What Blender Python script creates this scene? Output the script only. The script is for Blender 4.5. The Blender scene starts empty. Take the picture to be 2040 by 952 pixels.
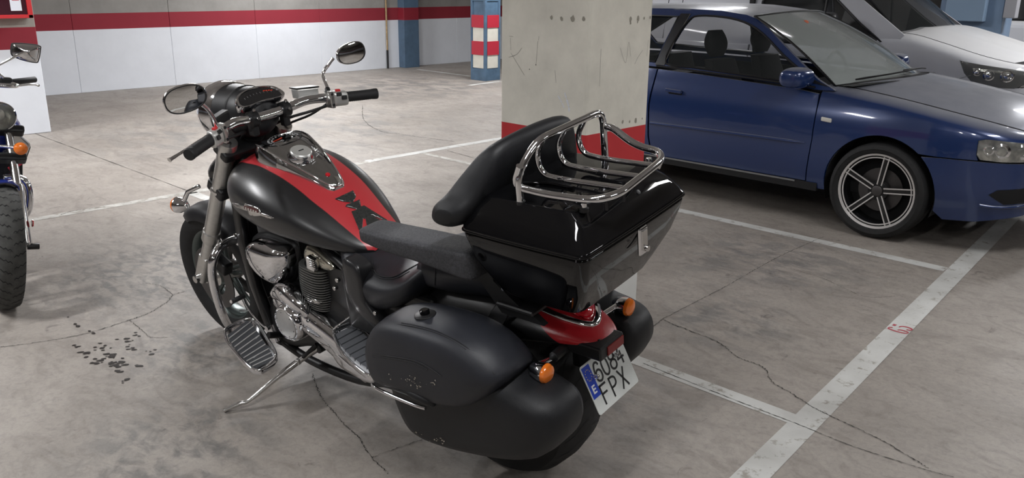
import bpy, bmesh, math, random
import numpy as np
from mathutils import Vector, Matrix
from mathutils.geometry import delaunay_2d_cdt
random.seed(7)
C = bpy.context.scene.collection
SC = bpy.context.scene
PI = math.pi

# ---------------------------------------------------------------- camera
CAM_H = 1.62
R_ROWS = ((0.71602861, -0.2107362, 0.66550228), (0.69800626, 0.20316021, -0.68666818), (0.00950226, 0.95619882, 0.2925637))
F_PX = 1683.207
_c = bpy.data.cameras.new('camera'); cam = bpy.data.objects.new('camera', _c); C.objects.link(cam)
_c.sensor_width = 36.0; _c.lens = 36.0 * F_PX / 2040.0; _c.clip_start = 0.05; _c.clip_end = 200
cam.matrix_world = Matrix.Translation((0, 0, CAM_H)) @ Matrix(R_ROWS).to_4x4()
SC.camera = cam

# ---------------------------------------------------------------- world, exposure
w = bpy.data.worlds.new('garage_world'); SC.world = w; w.use_nodes = True
w.node_tree.nodes['Background'].inputs[0].default_value = (0.80, 0.86, 0.95, 1)
w.node_tree.nodes['Background'].inputs[1].default_value = 0.35
SC.view_settings.view_transform = 'Standard'; SC.view_settings.look = 'None'
SC.view_settings.gamma = 1.0; SC.view_settings.use_curve_mapping = False
SC.view_settings.exposure = 0.16
CEIL = 2.75
LAMP_W = 62.0            # watts per twin fluorescent fitting
LAMPS = [(-4.6, -0.4, 1.15), (-6.6, 3.6, 1.5), (-5.2, 8.6, 1.1), (-9.2, 1.4, .9), (-9.2, 5.6, 1.6), (-9.2, 9.8, 1.3), (-1.6, -2.6, .55), (-0.9, 1.0, .50), (-0.6, 4.6, .42), (-1.0, 8.6, .8), (-12.0, 7.6, 1.0), (2.6, 2.2, .45), (3.4, 6.6, .6), (3.4, -2.4, .5), (-2.0, 11.6, 1)]   # x, y, share of the power

# ---------------------------------------------------------------- materials
def _nt(m):
    m.use_nodes = True; nt = m.node_tree; return nt, nt.nodes['Principled BSDF']
def mat(name, col, rough=0.5, metal=0.0, coat=0.0, noise=0.0, nscale=20.0, bump=0.0, bscale=200.0, spec=0.5, emit=None, estr=0.0, trans=0.0, ior=1.45, alpha=1.0, dust=None):
    m = bpy.data.materials.new(name); nt, b = _nt(m); L = nt.links
    b.inputs['Base Color'].default_value = (*col, 1); b.inputs['Roughness'].default_value = rough
    b.inputs['Metallic'].default_value = metal; b.inputs['Coat Weight'].default_value = coat
    b.inputs['Coat Roughness'].default_value = 0.05; b.inputs['Specular IOR Level'].default_value = spec
    b.inputs['Transmission Weight'].default_value = trans; b.inputs['IOR'].default_value = ior; b.inputs['Alpha'].default_value = alpha
    if emit: b.inputs['Emission Color'].default_value = (*emit, 1); b.inputs['Emission Strength'].default_value = estr
    tc = nt.nodes.new('ShaderNodeTexCoord')
    if noise > 0:
        n = nt.nodes.new('ShaderNodeTexNoise'); n.inputs['Scale'].default_value = nscale; n.inputs['Detail'].default_value = 6
        L.new(tc.outputs['Object'], n.inputs['Vector'])
        r = nt.nodes.new('ShaderNodeValToRGB'); r.color_ramp.elements[0].position = 0.3; r.color_ramp.elements[1].position = 0.7
        r.color_ramp.elements[0].color = (*[c * (1 - noise) for c in col], 1); r.color_ramp.elements[1].color = (*[min(1, c * (1 + noise)) for c in col], 1)
        L.new(n.outputs['Fac'], r.inputs['Fac']); L.new(r.outputs['Color'], b.inputs['Base Color'])
    if bump > 0:
        n2 = nt.nodes.new('ShaderNodeTexNoise'); n2.inputs['Scale'].default_value = bscale; n2.inputs['Detail'].default_value = 3
        L.new(tc.outputs['Object'], n2.inputs['Vector'])
        bp = nt.nodes.new('ShaderNodeBump'); bp.inputs['Strength'].default_value = bump; bp.inputs['Distance'].default_value = 0.002
        L.new(n2.outputs['Fac'], bp.inputs['Height']); L.new(bp.outputs['Normal'], b.inputs['Normal'])
    if dust:   # settled dust: a paler, matter film on faces that look upward (a property of the surface)
        dcol, amount, lo, hi = dust
        g = nt.nodes.new('ShaderNodeNewGeometry'); sx = nt.nodes.new('ShaderNodeSeparateXYZ'); L.new(g.outputs['Normal'], sx.inputs[0])
        mr = nt.nodes.new('ShaderNodeMapRange'); mr.inputs[1].default_value = lo; mr.inputs[2].default_value = hi; mr.inputs[4].default_value = amount
        L.new(sx.outputs['Z'], mr.inputs[0])
        n3 = nt.nodes.new('ShaderNodeTexNoise'); n3.inputs['Scale'].default_value = 6; n3.inputs['Detail'].default_value = 8; L.new(tc.outputs['Object'], n3.inputs['Vector'])
        mm = nt.nodes.new('ShaderNodeMath'); mm.operation = 'MULTIPLY_ADD'; mm.inputs[1].default_value = 0.5; mm.inputs[2].default_value = 0.72; L.new(n3.outputs['Fac'], mm.inputs[0])
        m2 = nt.nodes.new('ShaderNodeMath'); m2.operation = 'MULTIPLY'; L.new(mm.outputs[0], m2.inputs[0]); L.new(mr.outputs[0], m2.inputs[1])
        d = nt.nodes.new('ShaderNodeBsdfPrincipled'); d.inputs['Base Color'].default_value = (*dcol, 1); d.inputs['Roughness'].default_value = 0.75
        mx = nt.nodes.new('ShaderNodeMixShader'); L.new(m2.outputs[0], mx.inputs[0]); L.new(b.outputs[0], mx.inputs[1]); L.new(d.outputs[0], mx.inputs[2])
        L.new(mx.outputs[0], nt.nodes['Material Output'].inputs['Surface'])
    return m
def zones(name, base, bands, rough=0.85, axis='Z', noise=0.08, nscale=3.0, stain=0.0):
    """painted concrete: colour zones by height (hard edges) over a mottled base; bands = [(z0, z1, colour)]"""
    m = bpy.data.materials.new(name); nt, b = _nt(m); L = nt.links
    b.inputs['Roughness'].default_value = rough
    g = nt.nodes.new('ShaderNodeNewGeometry'); sx = nt.nodes.new('ShaderNodeSeparateXYZ'); L.new(g.outputs['Position'], sx.inputs[0])
    n = nt.nodes.new('ShaderNodeTexNoise'); n.inputs['Scale'].default_value = nscale; n.inputs['Detail'].default_value = 9; n.inputs['Roughness'].default_value = 0.65
    L.new(g.outputs['Position'], n.inputs['Vector'])
    r = nt.nodes.new('ShaderNodeValToRGB'); r.color_ramp.elements[0].position = 0.28; r.color_ramp.elements[1].position = 0.72
    r.color_ramp.elements[0].color = (*[c * (1 - 2.2 * noise) for c in base], 1); r.color_ramp.elements[1].color = (*[c * (1 + noise) for c in base], 1)
    L.new(n.outputs['Fac'], r.inputs[0]); cur = r.outputs[0]
    for z0, z1, col in bands:
        a = nt.nodes.new('ShaderNodeMath'); a.operation = 'GREATER_THAN'; a.inputs[1].default_value = z0; L.new(sx.outputs['Z'], a.inputs[0])
        c = nt.nodes.new('ShaderNodeMath'); c.operation = 'LESS_THAN'; c.inputs[1].default_value = z1; L.new(sx.outputs['Z'], c.inputs[0])
        k = nt.nodes.new('ShaderNodeMath'); k.operation = 'MULTIPLY'; L.new(a.outputs[0], k.inputs[0]); L.new(c.outputs[0], k.inputs[1])
        r2 = nt.nodes.new('ShaderNodeValToRGB'); r2.color_ramp.elements[0].position = 0.3; r2.color_ramp.elements[1].position = 0.7
        r2.color_ramp.elements[0].color = (*[v * 0.93 for v in col], 1); r2.color_ramp.elements[1].color = (*col, 1); L.new(n.outputs['Fac'], r2.inputs[0])
        mx = nt.nodes.new('ShaderNodeMixRGB'); L.new(k.outputs[0], mx.inputs[0]); L.new(cur, mx.inputs[1]); L.new(r2.outputs[0], mx.inputs[2]); cur = mx.outputs[0]
    L.new(cur, b.inputs['Base Color'])
    bp = nt.nodes.new('ShaderNodeBump'); bp.inputs['Strength'].default_value = 0.25; bp.inputs['Distance'].default_value = 0.004; L.new(n.outputs['Fac'], bp.inputs['Height']); L.new(bp.outputs[0], b.inputs['Normal'])
    return m
DARK_PATCHES = [(-4.6, 1.9, .9, .16, 9), (-3.5, 1.6, .5, .18, 10), (-2.75, 1.1, .5, .18, 8), (-1.95, 3.55, .5, .19, 6.0), (-2.2, 2.3, .9, .19, 5.0), (-10.6, 8.6, 2.2, .19, 2.6), (-8.5, 5.0, 2.6, .22, 2.2), (-2.3, 4.6, .8, .20, 5.0)]
def concrete_floor():
    m = bpy.data.materials.new('concrete_floor'); nt, b = _nt(m); L = nt.links
    g = nt.nodes.new('ShaderNodeNewGeometry')
    def noise(sc, det, rgh, dist=0.0, sy=1.0):
        mp = nt.nodes.new('ShaderNodeMapping'); mp.inputs['Scale'].default_value = (1, sy, 1); L.new(g.outputs['Position'], mp.inputs[0])
        n = nt.nodes.new('ShaderNodeTexNoise'); n.inputs['Scale'].default_value = sc; n.inputs['Detail'].default_value = det; n.inputs['Roughness'].default_value = rgh; n.inputs['Distortion'].default_value = dist
        L.new(mp.outputs[0], n.inputs['Vector']); return n.outputs['Fac']
    def ramp(src, *els):
        r = nt.nodes.new('ShaderNodeValToRGB'); e = r.color_ramp.elements
        e[0].position, e[0].color = els[0][0], (*els[0][1], 1); e[1].position, e[1].color = els[-1][0], (*els[-1][1], 1)
        for p, c in els[1:-1]:
            x = e.new(p); x.color = (*c, 1)
        L.new(src, r.inputs[0]); return r.outputs[0]
    def mix(mode, fac, a, c):
        x = nt.nodes.new('ShaderNodeMixRGB'); x.blend_type = mode
        if isinstance(fac, float): x.inputs[0].default_value = fac
        else: L.new(fac, x.inputs[0])
        L.new(a, x.inputs[1]); L.new(c, x.inputs[2]); return x.outputs[0]
    base = ramp(noise(1.3, 10, 0.62, 0.4), (0.28, (0.236, 0.210, 0.186)), (0.5, (0.296, 0.266, 0.238)), (0.72, (0.356, 0.324, 0.292)))
    fine = ramp(noise(38.0, 12, 0.8, 0.8), (0.32, (0.74, 0.74, 0.75)), (0.5, (1, 1, 1)), (0.68, (1.12, 1.12, 1.11)))
    trowel = ramp(noise(3.2, 7, 0.6, 2.2, 1.8), (0.36, (0.80, 0.79, 0.78)), (0.5, (1, 1, 1)), (0.66, (1.06, 1.06, 1.05)))
    blot = ramp(noise(9.0, 6, 0.6, 1.0), (0.26, (0.45, 0.44, 0.45)), (0.36, (1, 1, 1)))
    for cx, cy, rad, lo, nsc in DARK_PATCHES:     # dirt smudges on the floor, and a darker patch right of the pillar
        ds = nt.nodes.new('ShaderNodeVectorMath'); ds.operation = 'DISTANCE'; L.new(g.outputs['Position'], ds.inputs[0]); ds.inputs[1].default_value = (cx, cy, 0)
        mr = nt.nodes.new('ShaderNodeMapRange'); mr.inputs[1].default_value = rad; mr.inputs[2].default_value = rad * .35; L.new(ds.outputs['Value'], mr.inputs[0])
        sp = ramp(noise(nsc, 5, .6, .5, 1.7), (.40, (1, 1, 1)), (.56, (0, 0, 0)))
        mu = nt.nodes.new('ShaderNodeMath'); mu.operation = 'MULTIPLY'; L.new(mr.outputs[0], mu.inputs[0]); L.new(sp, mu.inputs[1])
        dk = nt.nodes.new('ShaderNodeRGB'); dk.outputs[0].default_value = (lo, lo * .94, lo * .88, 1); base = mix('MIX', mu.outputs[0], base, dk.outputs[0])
    c = mix('MULTIPLY', 1.0, base, fine); c = mix('MULTIPLY', 0.8, c, trowel); c = mix('MULTIPLY', 0.8, c, blot)
    L.new(c, b.inputs['Base Color'])
    rr = nt.nodes.new('ShaderNodeMapRange'); rr.inputs[3].default_value = 0.42; rr.inputs[4].default_value = 0.72; L.new(noise(4, 6, 0.6), rr.inputs[0]); L.new(rr.outputs[0], b.inputs['Roughness'])
    bp = nt.nodes.new('ShaderNodeBump'); bp.inputs['Strength'].default_value = 0.35; bp.inputs['Distance'].default_value = 0.003; L.new(noise(30, 9, 0.7), bp.inputs['Height']); L.new(bp.outputs[0], b.inputs['Normal'])
    return m
def worn_paint(name, col, cut=0.36):
    """floor paint that has worn through in specks to the concrete"""
    m = bpy.data.materials.new(name); nt, b = _nt(m); L = nt.links
    g = nt.nodes.new('ShaderNodeNewGeometry')
    n = nt.nodes.new('ShaderNodeTexNoise'); n.inputs['Scale'].default_value = 14; n.inputs['Detail'].default_value = 10; n.inputs['Roughness'].default_value = 0.7; L.new(g.outputs['Position'], n.inputs['Vector'])
    n1 = nt.nodes.new('ShaderNodeTexNoise'); n1.inputs['Scale'].default_value = 3; n1.inputs['Detail'].default_value = 6; L.new(g.outputs['Position'], n1.inputs['Vector'])
    r = nt.nodes.new('ShaderNodeValToRGB'); r.color_ramp.elements[0].position = cut; r.color_ramp.elements[0].color = (0.33, 0.31, 0.275, 1); r.color_ramp.elements[1].position = cut + 0.07; r.color_ramp.elements[1].color = (*col, 1)
    L.new(n.outputs['Fac'], r.inputs[0])
    r1 = nt.nodes.new('ShaderNodeValToRGB'); r1.color_ramp.elements[0].position = 0.3; r1.color_ramp.elements[0].color = (0.72, 0.71, 0.7, 1); r1.color_ramp.elements[1].position = 0.6; L.new(n1.outputs['Fac'], r1.inputs[0])
    mx = nt.nodes.new('ShaderNodeMixRGB'); mx.blend_type = 'MULTIPLY'; mx.inputs[0].default_value = 1; L.new(r.outputs[0], mx.inputs[1]); L.new(r1.outputs[0], mx.inputs[2])
    L.new(mx.outputs[0], b.inputs['Base Color']); b.inputs['Roughness'].default_value = 0.65
    return m
def split_mat(name, colA, colB, rough=0.5, attr='mask', bump=0.0, coat=0.0, roughB=None):
    """two paints meeting along the line where the mesh's float attribute passes 1"""
    m = bpy.data.materials.new(name); nt, b = _nt(m); L = nt.links
    a = nt.nodes.new('ShaderNodeAttribute'); a.attribute_name = attr
    s = nt.nodes.new('ShaderNodeMapRange'); s.inputs[1].default_value = 0.985; s.inputs[2].default_value = 1.015; L.new(a.outputs['Fac'], s.inputs[0])
    mx = nt.nodes.new('ShaderNodeMixRGB'); mx.inputs[1].default_value = (*colA, 1); mx.inputs[2].default_value = (*colB, 1); L.new(s.outputs[0], mx.inputs[0])
    L.new(mx.outputs[0], b.inputs['Base Color']); b.inputs['Roughness'].default_value = rough; b.inputs['Coat Weight'].default_value = coat; b.inputs['Coat Roughness'].default_value = 0.28
    if roughB is not None:
        q = nt.nodes.new('ShaderNodeMapRange'); q.inputs[1].default_value = 0.985; q.inputs[2].default_value = 1.015; q.inputs[3].default_value = rough; q.inputs[4].default_value = roughB
        L.new(a.outputs['Fac'], q.inputs[0]); L.new(q.outputs[0], b.inputs['Roughness'])
    if bump:
        tc = nt.nodes.new('ShaderNodeTexCoord'); n2 = nt.nodes.new('ShaderNodeTexNoise'); n2.inputs['Scale'].default_value = 500; L.new(tc.outputs['Object'], n2.inputs['Vector'])
        bp = nt.nodes.new('ShaderNodeBump'); bp.inputs['Strength'].default_value = bump; bp.inputs['Distance'].default_value = 0.001; L.new(n2.outputs['Fac'], bp.inputs['Height']); L.new(bp.outputs['Normal'], b.inputs['Normal'])
    return m

M = {}
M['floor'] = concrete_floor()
RED_W = (0.25, 0.018, 0.032); WHITE_W = (0.71, 0.735, 0.785)
M['wall'] = zones('wall_paint', (0.27, 0.26, 0.245), [(-1, 0.885, WHITE_W), (0.885, 1.11, RED_W)])
M['block'] = zones('block_paint', (0.31, 0.29, 0.26), [(-1, 0.888, WHITE_W), (0.888, 1.108, RED_W)])
M['pillar'] = zones('pillar_concrete', (0.74, 0.71, 0.63), [(-1, 0.70, (0.66, 0.66, 0.64)), (0.70, 0.948, (0.50, 0.03, 0.035))], noise=0.08, nscale=4.0)
M['ceiling'] = mat('ceiling_concrete', (0.45, 0.44, 0.43), 0.9, noise=0.12, nscale=1.5)
M['far_wall'] = mat('far_wall_concrete', (0.16, 0.155, 0.15), 0.9, noise=0.15, nscale=1.5)
M['steel_blue'] = mat('blue_painted_steel', (0.075, 0.13, 0.20), 0.5, noise=0.18, nscale=8, bump=0.2, bscale=60)
M['red_patch'] = mat('red_reflective_patch', (0.42, 0.025, 0.045), 0.5)
M['white_patch'] = mat('cream_reflective_patch', (0.62, 0.60, 0.53), 0.55, noise=0.06, nscale=10)
M['line'] = worn_paint('white_line_paint', (0.56, 0.56, 0.54), 0.37)
M['line_faint'] = worn_paint('faded_line_paint', (0.47, 0.46, 0.43), 0.44)
M['stencil'] = worn_paint('red_stencil_paint', (0.42, 0.06, 0.08), 0.36)
M['crack'] = mat('crack_dirt', (0.035, 0.032, 0.028), 0.95)
M['oil'] = mat('oil_drops', (0.022, 0.018, 0.017), 0.35)
M['stain'] = mat('pale_smear', (0.72, 0.74, 0.80), 0.5)
M['damp'] = mat('damp_stain', (0.30, 0.28, 0.235), 0.8)
M['pen'] = mat('scratch_mark', (0.10, 0.09, 0.08), 0.9)
M['black'] = mat('black_plastic', (0.012, 0.012, 0.013), 0.42)
M['dark'] = mat('dark_recess', (0.006, 0.006, 0.007), 0.8)
M['rubber'] = mat('rubber', (0.018, 0.018, 0.019), 0.62, bump=0.15, bscale=300)
M['tyre'] = mat('tyre_rubber', (0.012, 0.012, 0.0125), 0.75, noise=0.25, nscale=40, bump=0.2, bscale=400)
M['chrome'] = mat('chrome', (0.82, 0.82, 0.84), 0.055, 1.0)
M['chrome_dull'] = mat('brushed_chrome', (0.62, 0.61, 0.60), 0.2, 1.0)
M['alu'] = mat('satin_aluminium', (0.62, 0.61, 0.59), 0.30, 0.95, noise=0.05, nscale=60)
M['switch'] = mat('silver_switchgear', (0.62, 0.62, 0.60), 0.32, 0.55)
M['mirror'] = mat('mirror_glass', (0.9, 0.9, 0.9), 0.012, 1.0)
M['red_button'] = mat('red_button', (0.62, 0.03, 0.035), 0.35)
M['amber'] = mat('amber_lens', (0.85, 0.20, 0.02), 0.18, coat=0.6, spec=0.7)
M['red_lens'] = mat('red_lens', (0.55, 0.010, 0.02), 0.12, coat=1.0, spec=0.8)
M['reflector'] = mat('dark_red_reflector', (0.20, 0.012, 0.012), 0.35)
def glass(name, tint, rough=0.02, alpha=0.35):
    m = mat(name, tint, rough, 0.0, coat=0.6, spec=0.7, alpha=alpha); return m
M['car_glass'] = glass('tinted_car_glass', (0.03, 0.036, 0.038), 0.03, 0.34)
M['screen_glass'] = glass('dusty_windscreen_glass', (0.42, 0.46, 0.45), 0.10, 0.66)
M['clear'] = glass('clear_lens', (0.5, 0.51, 0.5), 0.03, 0.16)
M['lamp_face'] = mat('fluorescent_diffuser', (0.9, 0.9, 0.9), 0.5, emit=(1.0, 0.97, 0.92), estr=9.0)
M['lamp_body'] = mat('lamp_housing', (0.75, 0.75, 0.73), 0.4)

# ---------------------------------------------------------------- object helpers
def link(o, parent=None):
    C.objects.link(o)
    if parent is not None: o.parent = parent
    return o
def tag(o, label=None, cat=None, group=None, kind=None):
    if label: o['label'] = label
    if cat: o['category'] = cat
    if group: o['group'] = group
    if kind: o['kind'] = kind
    return o
def empty(name, loc, rz=0.0, label=None, cat=None, group=None):
    o = bpy.data.objects.new(name, None); C.objects.link(o); o.location = loc; o.rotation_euler = (0, 0, rz); o.empty_display_size = 0.1
    return tag(o, label, cat, group)
def obj(name, V, Fc, m, parent=None, smooth=True, attr=None, sharp=None, label=None):
    me = bpy.data.meshes.new(name); me.from_pydata([tuple(v) for v in V], [], Fc); me.update()
    bm = bmesh.new(); bm.from_mesh(me); bmesh.ops.recalc_face_normals(bm, faces=bm.faces); bm.to_mesh(me); bm.free()
    if smooth:
        me.polygons.foreach_set('use_smooth', [True] * len(me.polygons))
        me.set_sharp_from_angle(angle=math.radians(sharp or 40))
    if attr is not None:
        for k, vals in attr.items():
            a = me.attributes.new(k, 'FLOAT', 'POINT'); a.data.foreach_set('value', [float(x) for x in vals])
    for mm in (m if isinstance(m, (list, tuple)) else [m]): me.materials.append(mm)
    o = bpy.data.objects.new(name, me); link(o, parent)
    if label: o['label'] = label
    return o
def bev(o, width=0.004, seg=2, angle=35):
    md = o.modifiers.new('bevel', 'BEVEL'); md.width = width; md.segments = seg; md.limit_method = 'ANGLE'; md.angle_limit = math.radians(angle); md.harden_normals = False
    return o
def sub(o, lv=1):
    md = o.modifiers.new('subsurf', 'SUBSURF'); md.levels = lv; md.render_levels = lv; return o
class MB:
    """collects shapes into one mesh (vertices, faces)"""
    def __init__(s): s.V = []; s.F = []
    def add(s, V, Fc):
        n = len(s.V); s.V += [tuple(v) for v in V]; s.F += [tuple(i + n for i in f) for f in Fc]; return s
    def box(s, a, b_): return s.add(*box_g(a, b_))
    def build(s, name, m, parent=None, **k): return obj(name, s.V, s.F, m, parent, **k)
def box_g(a, b_):
    x0, y0, z0 = a; x1, y1, z1 = b_
    V = [(x0, y0, z0), (x1, y0, z0), (x1, y1, z0), (x0, y1, z0), (x0, y0, z1), (x1, y0, z1), (x1, y1, z1), (x0, y1, z1)]
    return V, [(0, 3, 2, 1), (4, 5, 6, 7), (0, 1, 5, 4), (1, 2, 6, 5), (2, 3, 7, 6), (3, 0, 4, 7)]
def obox_g(c, ex, ey, ez, h):
    """oriented box: centre, three axes, half sizes"""
    c, ex, ey, ez = map(Vector, (c, ex, ey, ez)); V = []
    for sz in (-1, 1):
        for sx, sy in ((-1, -1), (1, -1), (1, 1), (-1, 1)): V.append(c + ex * sx * h[0] + ey * sy * h[1] + ez * sz * h[2])
    return V, [(0, 3, 2, 1), (4, 5, 6, 7), (0, 1, 5, 4), (1, 2, 6, 5), (2, 3, 7, 6), (3, 0, 4, 7)]
def crom(pts, k=6, closed=False):
    """Catmull-Rom through the points (any dimension)"""
    P = [np.array(p, float) for p in pts]; n = len(P); out = []
    rng = n if closed else n - 1
    for i in range(rng):
        if closed: a, b_, c, d = P[(i - 1) % n], P[i], P[(i + 1) % n], P[(i + 2) % n]
        else: a, b_, c, d = P[max(i - 1, 0)], P[i], P[i + 1], P[min(i + 2, n - 1)]
        for j in range(k):
            t = j / k; out.append(0.5 * ((2 * b_) + (-a + c) * t + (2 * a - 5 * b_ + 4 * c - d) * t * t + (-a + 3 * b_ - 3 * c + d) * t ** 3))
    if not closed: out.append(P[-1])
    return out
def rounded(pts, r, k=5, closed=False):
    """polyline with arcs of about radius r at its corners"""
    P = [np.array(p, float) for p in pts]; n = len(P); out = []
    for i in range(n):
        if not closed and i in (0, n - 1): out.append(P[i]); continue
        a, b_, c = P[(i - 1) % n], P[i], P[(i + 1) % n]
        d1, d2 = a - b_, c - b_; l1, l2 = np.linalg.norm(d1), np.linalg.norm(d2); q = min(r, l1 * 0.49, l2 * 0.49)
        s, e = b_ + d1 / l1 * q, b_ + d2 / l2 * q
        for j in range(k + 1):
            t = j / k; out.append((1 - t) ** 2 * s + 2 * t * (1 - t) * b_ + t * t * e)
    return out
def tube_g(pts, r, n=12, closed=False, flat=1.0, up=None):
    P = [Vector(p) for p in pts]; m = len(P)
    rs = r if isinstance(r, (list, tuple, np.ndarray)) else [r] * m
    T = []
    for i in range(m):
        a = P[(i - 1) % m] if closed else P[max(i - 1, 0)]; c = P[(i + 1) % m] if closed else P[min(i + 1, m - 1)]
        T.append((c - a).normalized())
    u = Vector(up) if up else Vector((0, 0, 1))
    if abs(u.dot(T[0])) > 0.95: u = Vector((1, 0, 0))
    u = (u - T[0] * u.dot(T[0])).normalized(); V = []; Fc = []
    for i in range(m):
        u = (u - T[i] * u.dot(T[i])).normalized(); v = T[i].cross(u)
        for k in range(n):
            a = 2 * PI * k / n; V.append(P[i] + u * math.cos(a) * rs[i] * flat + v * math.sin(a) * rs[i])
    for i in range(m if closed else m - 1):
        j = (i + 1) % m
        for k in range(n): Fc.append((i * n + k, i * n + (k + 1) % n, j * n + (k + 1) % n, j * n + k))
    if not closed: Fc += [tuple(range(n - 1, -1, -1)), tuple((m - 1) * n + k for k in range(n))]
    return V, Fc
def tube(name, pts, r, m, parent=None, n=12, closed=False, k=0, flat=1.0, up=None, **kw):
    if k: pts = crom(pts, k, closed)
    V, Fc = tube_g(pts, r, n, closed, flat, up); return obj(name, V, Fc, m, parent, sharp=50, **kw)
def lathe_g(prof, o, ax, n=32, a0=0.0, a1=2 * PI):
    """prof = [(radius, distance along the axis)]"""
    o, ax = Vector(o), Vector(ax).normalized(); u = Vector((0, 0, 1)) if abs(ax.z) < 0.9 else Vector((1, 0, 0))
    u = (u - ax * u.dot(ax)).normalized(); v = ax.cross(u); V = []; Fc = []; full = abs(a1 - a0 - 2 * PI) < 1e-6; m = n if full else n + 1
    for r, d in prof:
        for k in range(m):
            a = a0 + (a1 - a0) * k / n; V.append(o + ax * d + (u * math.cos(a) + v * math.sin(a)) * r)
    for i in range(len(prof) - 1):
        for k in range(n):
            k2 = (k + 1) % m; Fc.append((i * m + k, i * m + k2, (i + 1) * m + k2, (i + 1) * m + k))
    return V, Fc
def lathe(name, prof, o, ax, m, parent=None, n=32, closed=False, sharp=35, **kw):
    if closed: prof = list(prof) + [prof[0]]
    V, Fc = lathe_g(prof, o, ax, n, **{k: kw.pop(k) for k in ('a0', 'a1') if k in kw})
    if prof[0][0] < 1e-5 or prof[-1][0] < 1e-5 or closed:
        ob = obj(name, V, Fc, m, parent, sharp=sharp, **kw); bm = bmesh.new(); bm.from_mesh(ob.data); bmesh.ops.remove_doubles(bm, verts=bm.verts, dist=1e-6); bmesh.ops.recalc_face_normals(bm, faces=bm.faces); bm.to_mesh(ob.data); bm.free(); return ob
    return obj(name, V, Fc, m, parent, sharp=sharp, **kw)
def loft_g(rings, cap=True):
    n = len(rings[0]); V = [p for r in rings for p in r]; Fc = []
    for i in range(len(rings) - 1):
        for k in range(n): Fc.append((i * n + k, i * n + (k + 1) % n, (i + 1) * n + (k + 1) % n, (i + 1) * n + k))
    if cap: Fc += [tuple(range(n - 1, -1, -1)), tuple((len(rings) - 1) * n + k for k in range(n))]
    return V, Fc
def loft(name, rings, m, parent=None, cap=True, **kw):
    V, Fc = loft_g(rings, cap); return obj(name, V, Fc, m, parent, **kw)
def sup(n, a, b_, e=2.0, e2=None):
    """n points of a superellipse, half sizes a and b_; e2 = exponent of the lower half"""
    out = []
    for k in range(n):
        t = 2 * PI * k / n; c, s = math.cos(t), math.sin(t); q = e if s >= 0 or e2 is None else e2
        out.append((a * math.copysign(abs(c) ** (2 / q), c), b_ * math.copysign(abs(s) ** (2 / q), s)))
    return out
def prism(name, poly, f, m, parent=None, smooth=False, **kw):
    """poly (2-D) mapped by f(u, v, 0) and f(u, v, 1) to the two faces"""
    n = len(poly); V = [f(u, v, 0) for u, v in poly] + [f(u, v, 1) for u, v in poly]
    Fc = [tuple(range(n - 1, -1, -1)), tuple(range(n, 2 * n))] + [(i, (i + 1) % n, n + (i + 1) % n, n + i) for i in range(n)]
    return obj(name, V, Fc, m, parent, smooth=smooth, **kw)
def inside(p, poly):
    x, y = p; c = False; j = len(poly) - 1
    for i in range(len(poly)):
        xi, yi = poly[i]; xj, yj = poly[j]
        if (yi > y) != (yj > y) and x < (xj - xi) * (y - yi) / (yj - yi + 1e-12) + xi: c = not c
        j = i
    return c
def seg_in(poly, step):
    out = []
    for i in range(len(poly)):
        a, b_ = np.array(poly[i]), np.array(poly[(i + 1) % len(poly)]); k = max(1, int(np.linalg.norm(b_ - a) / step))
        out += [tuple(a + (b_ - a) * j / k) for j in range(k)]
    return out
def panel(name, outline, holes, step, f, m, parent=None, thick=0.0, nrm=None, **kw):
    """sheet cut to the outline with holes, meshed on a grid and bent by f(u, v); thick > 0 turns its rim inward along nrm"""
    outline = seg_in(outline, step); holes = [seg_in(h, step) for h in holes]
    pts = list(outline); edges = [(i, (i + 1) % len(outline)) for i in range(len(outline))]
    for h in holes:
        n0 = len(pts); pts += h; edges += [(n0 + i, n0 + (i + 1) % len(h)) for i in range(len(h))]
    us = [p[0] for p in outline]; vs = [p[1] for p in outline]; bd = np.array(pts)
    u = min(us) + step / 2
    while u < max(us):
        v = min(vs) + step / 2
        while v < max(vs):
            if inside((u, v), outline) and not any(inside((u, v), h) for h in holes) and np.min(np.hypot(bd[:, 0] - u, bd[:, 1] - v)) > step * 0.4: pts.append((u, v))
            v += step
        u += step
    vo, eo, fo, _, _, _ = delaunay_2d_cdt([Vector(p) for p in pts], edges, [], 0, 1e-5)
    Fc = []
    for t in fo:
        cx = sum(vo[i][0] for i in t) / len(t); cy = sum(vo[i][1] for i in t) / len(t)
        if inside((cx, cy), outline) and not any(inside((cx, cy), h) for h in holes): Fc.append(tuple(t))
    V = [f(p[0], p[1]) for p in vo]
    if thick:
        ed = {}
        for t in Fc:
            for i in range(len(t)):
                a, b_ = t[i], t[(i + 1) % len(t)]; k = (min(a, b_), max(a, b_)); ed[k] = ed.get(k, 0) + 1
        rim = [k for k, c in ed.items() if c == 1]; mp = {}
        for a, b_ in rim:
            for q in (a, b_):
                if q not in mp: mp[q] = len(V); V.append(tuple(Vector(V[q]) + Vector(nrm) * thick))
            Fc.append((a, b_, mp[b_], mp[a]))
    return obj(name, V, Fc, m, parent, **kw)
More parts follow.
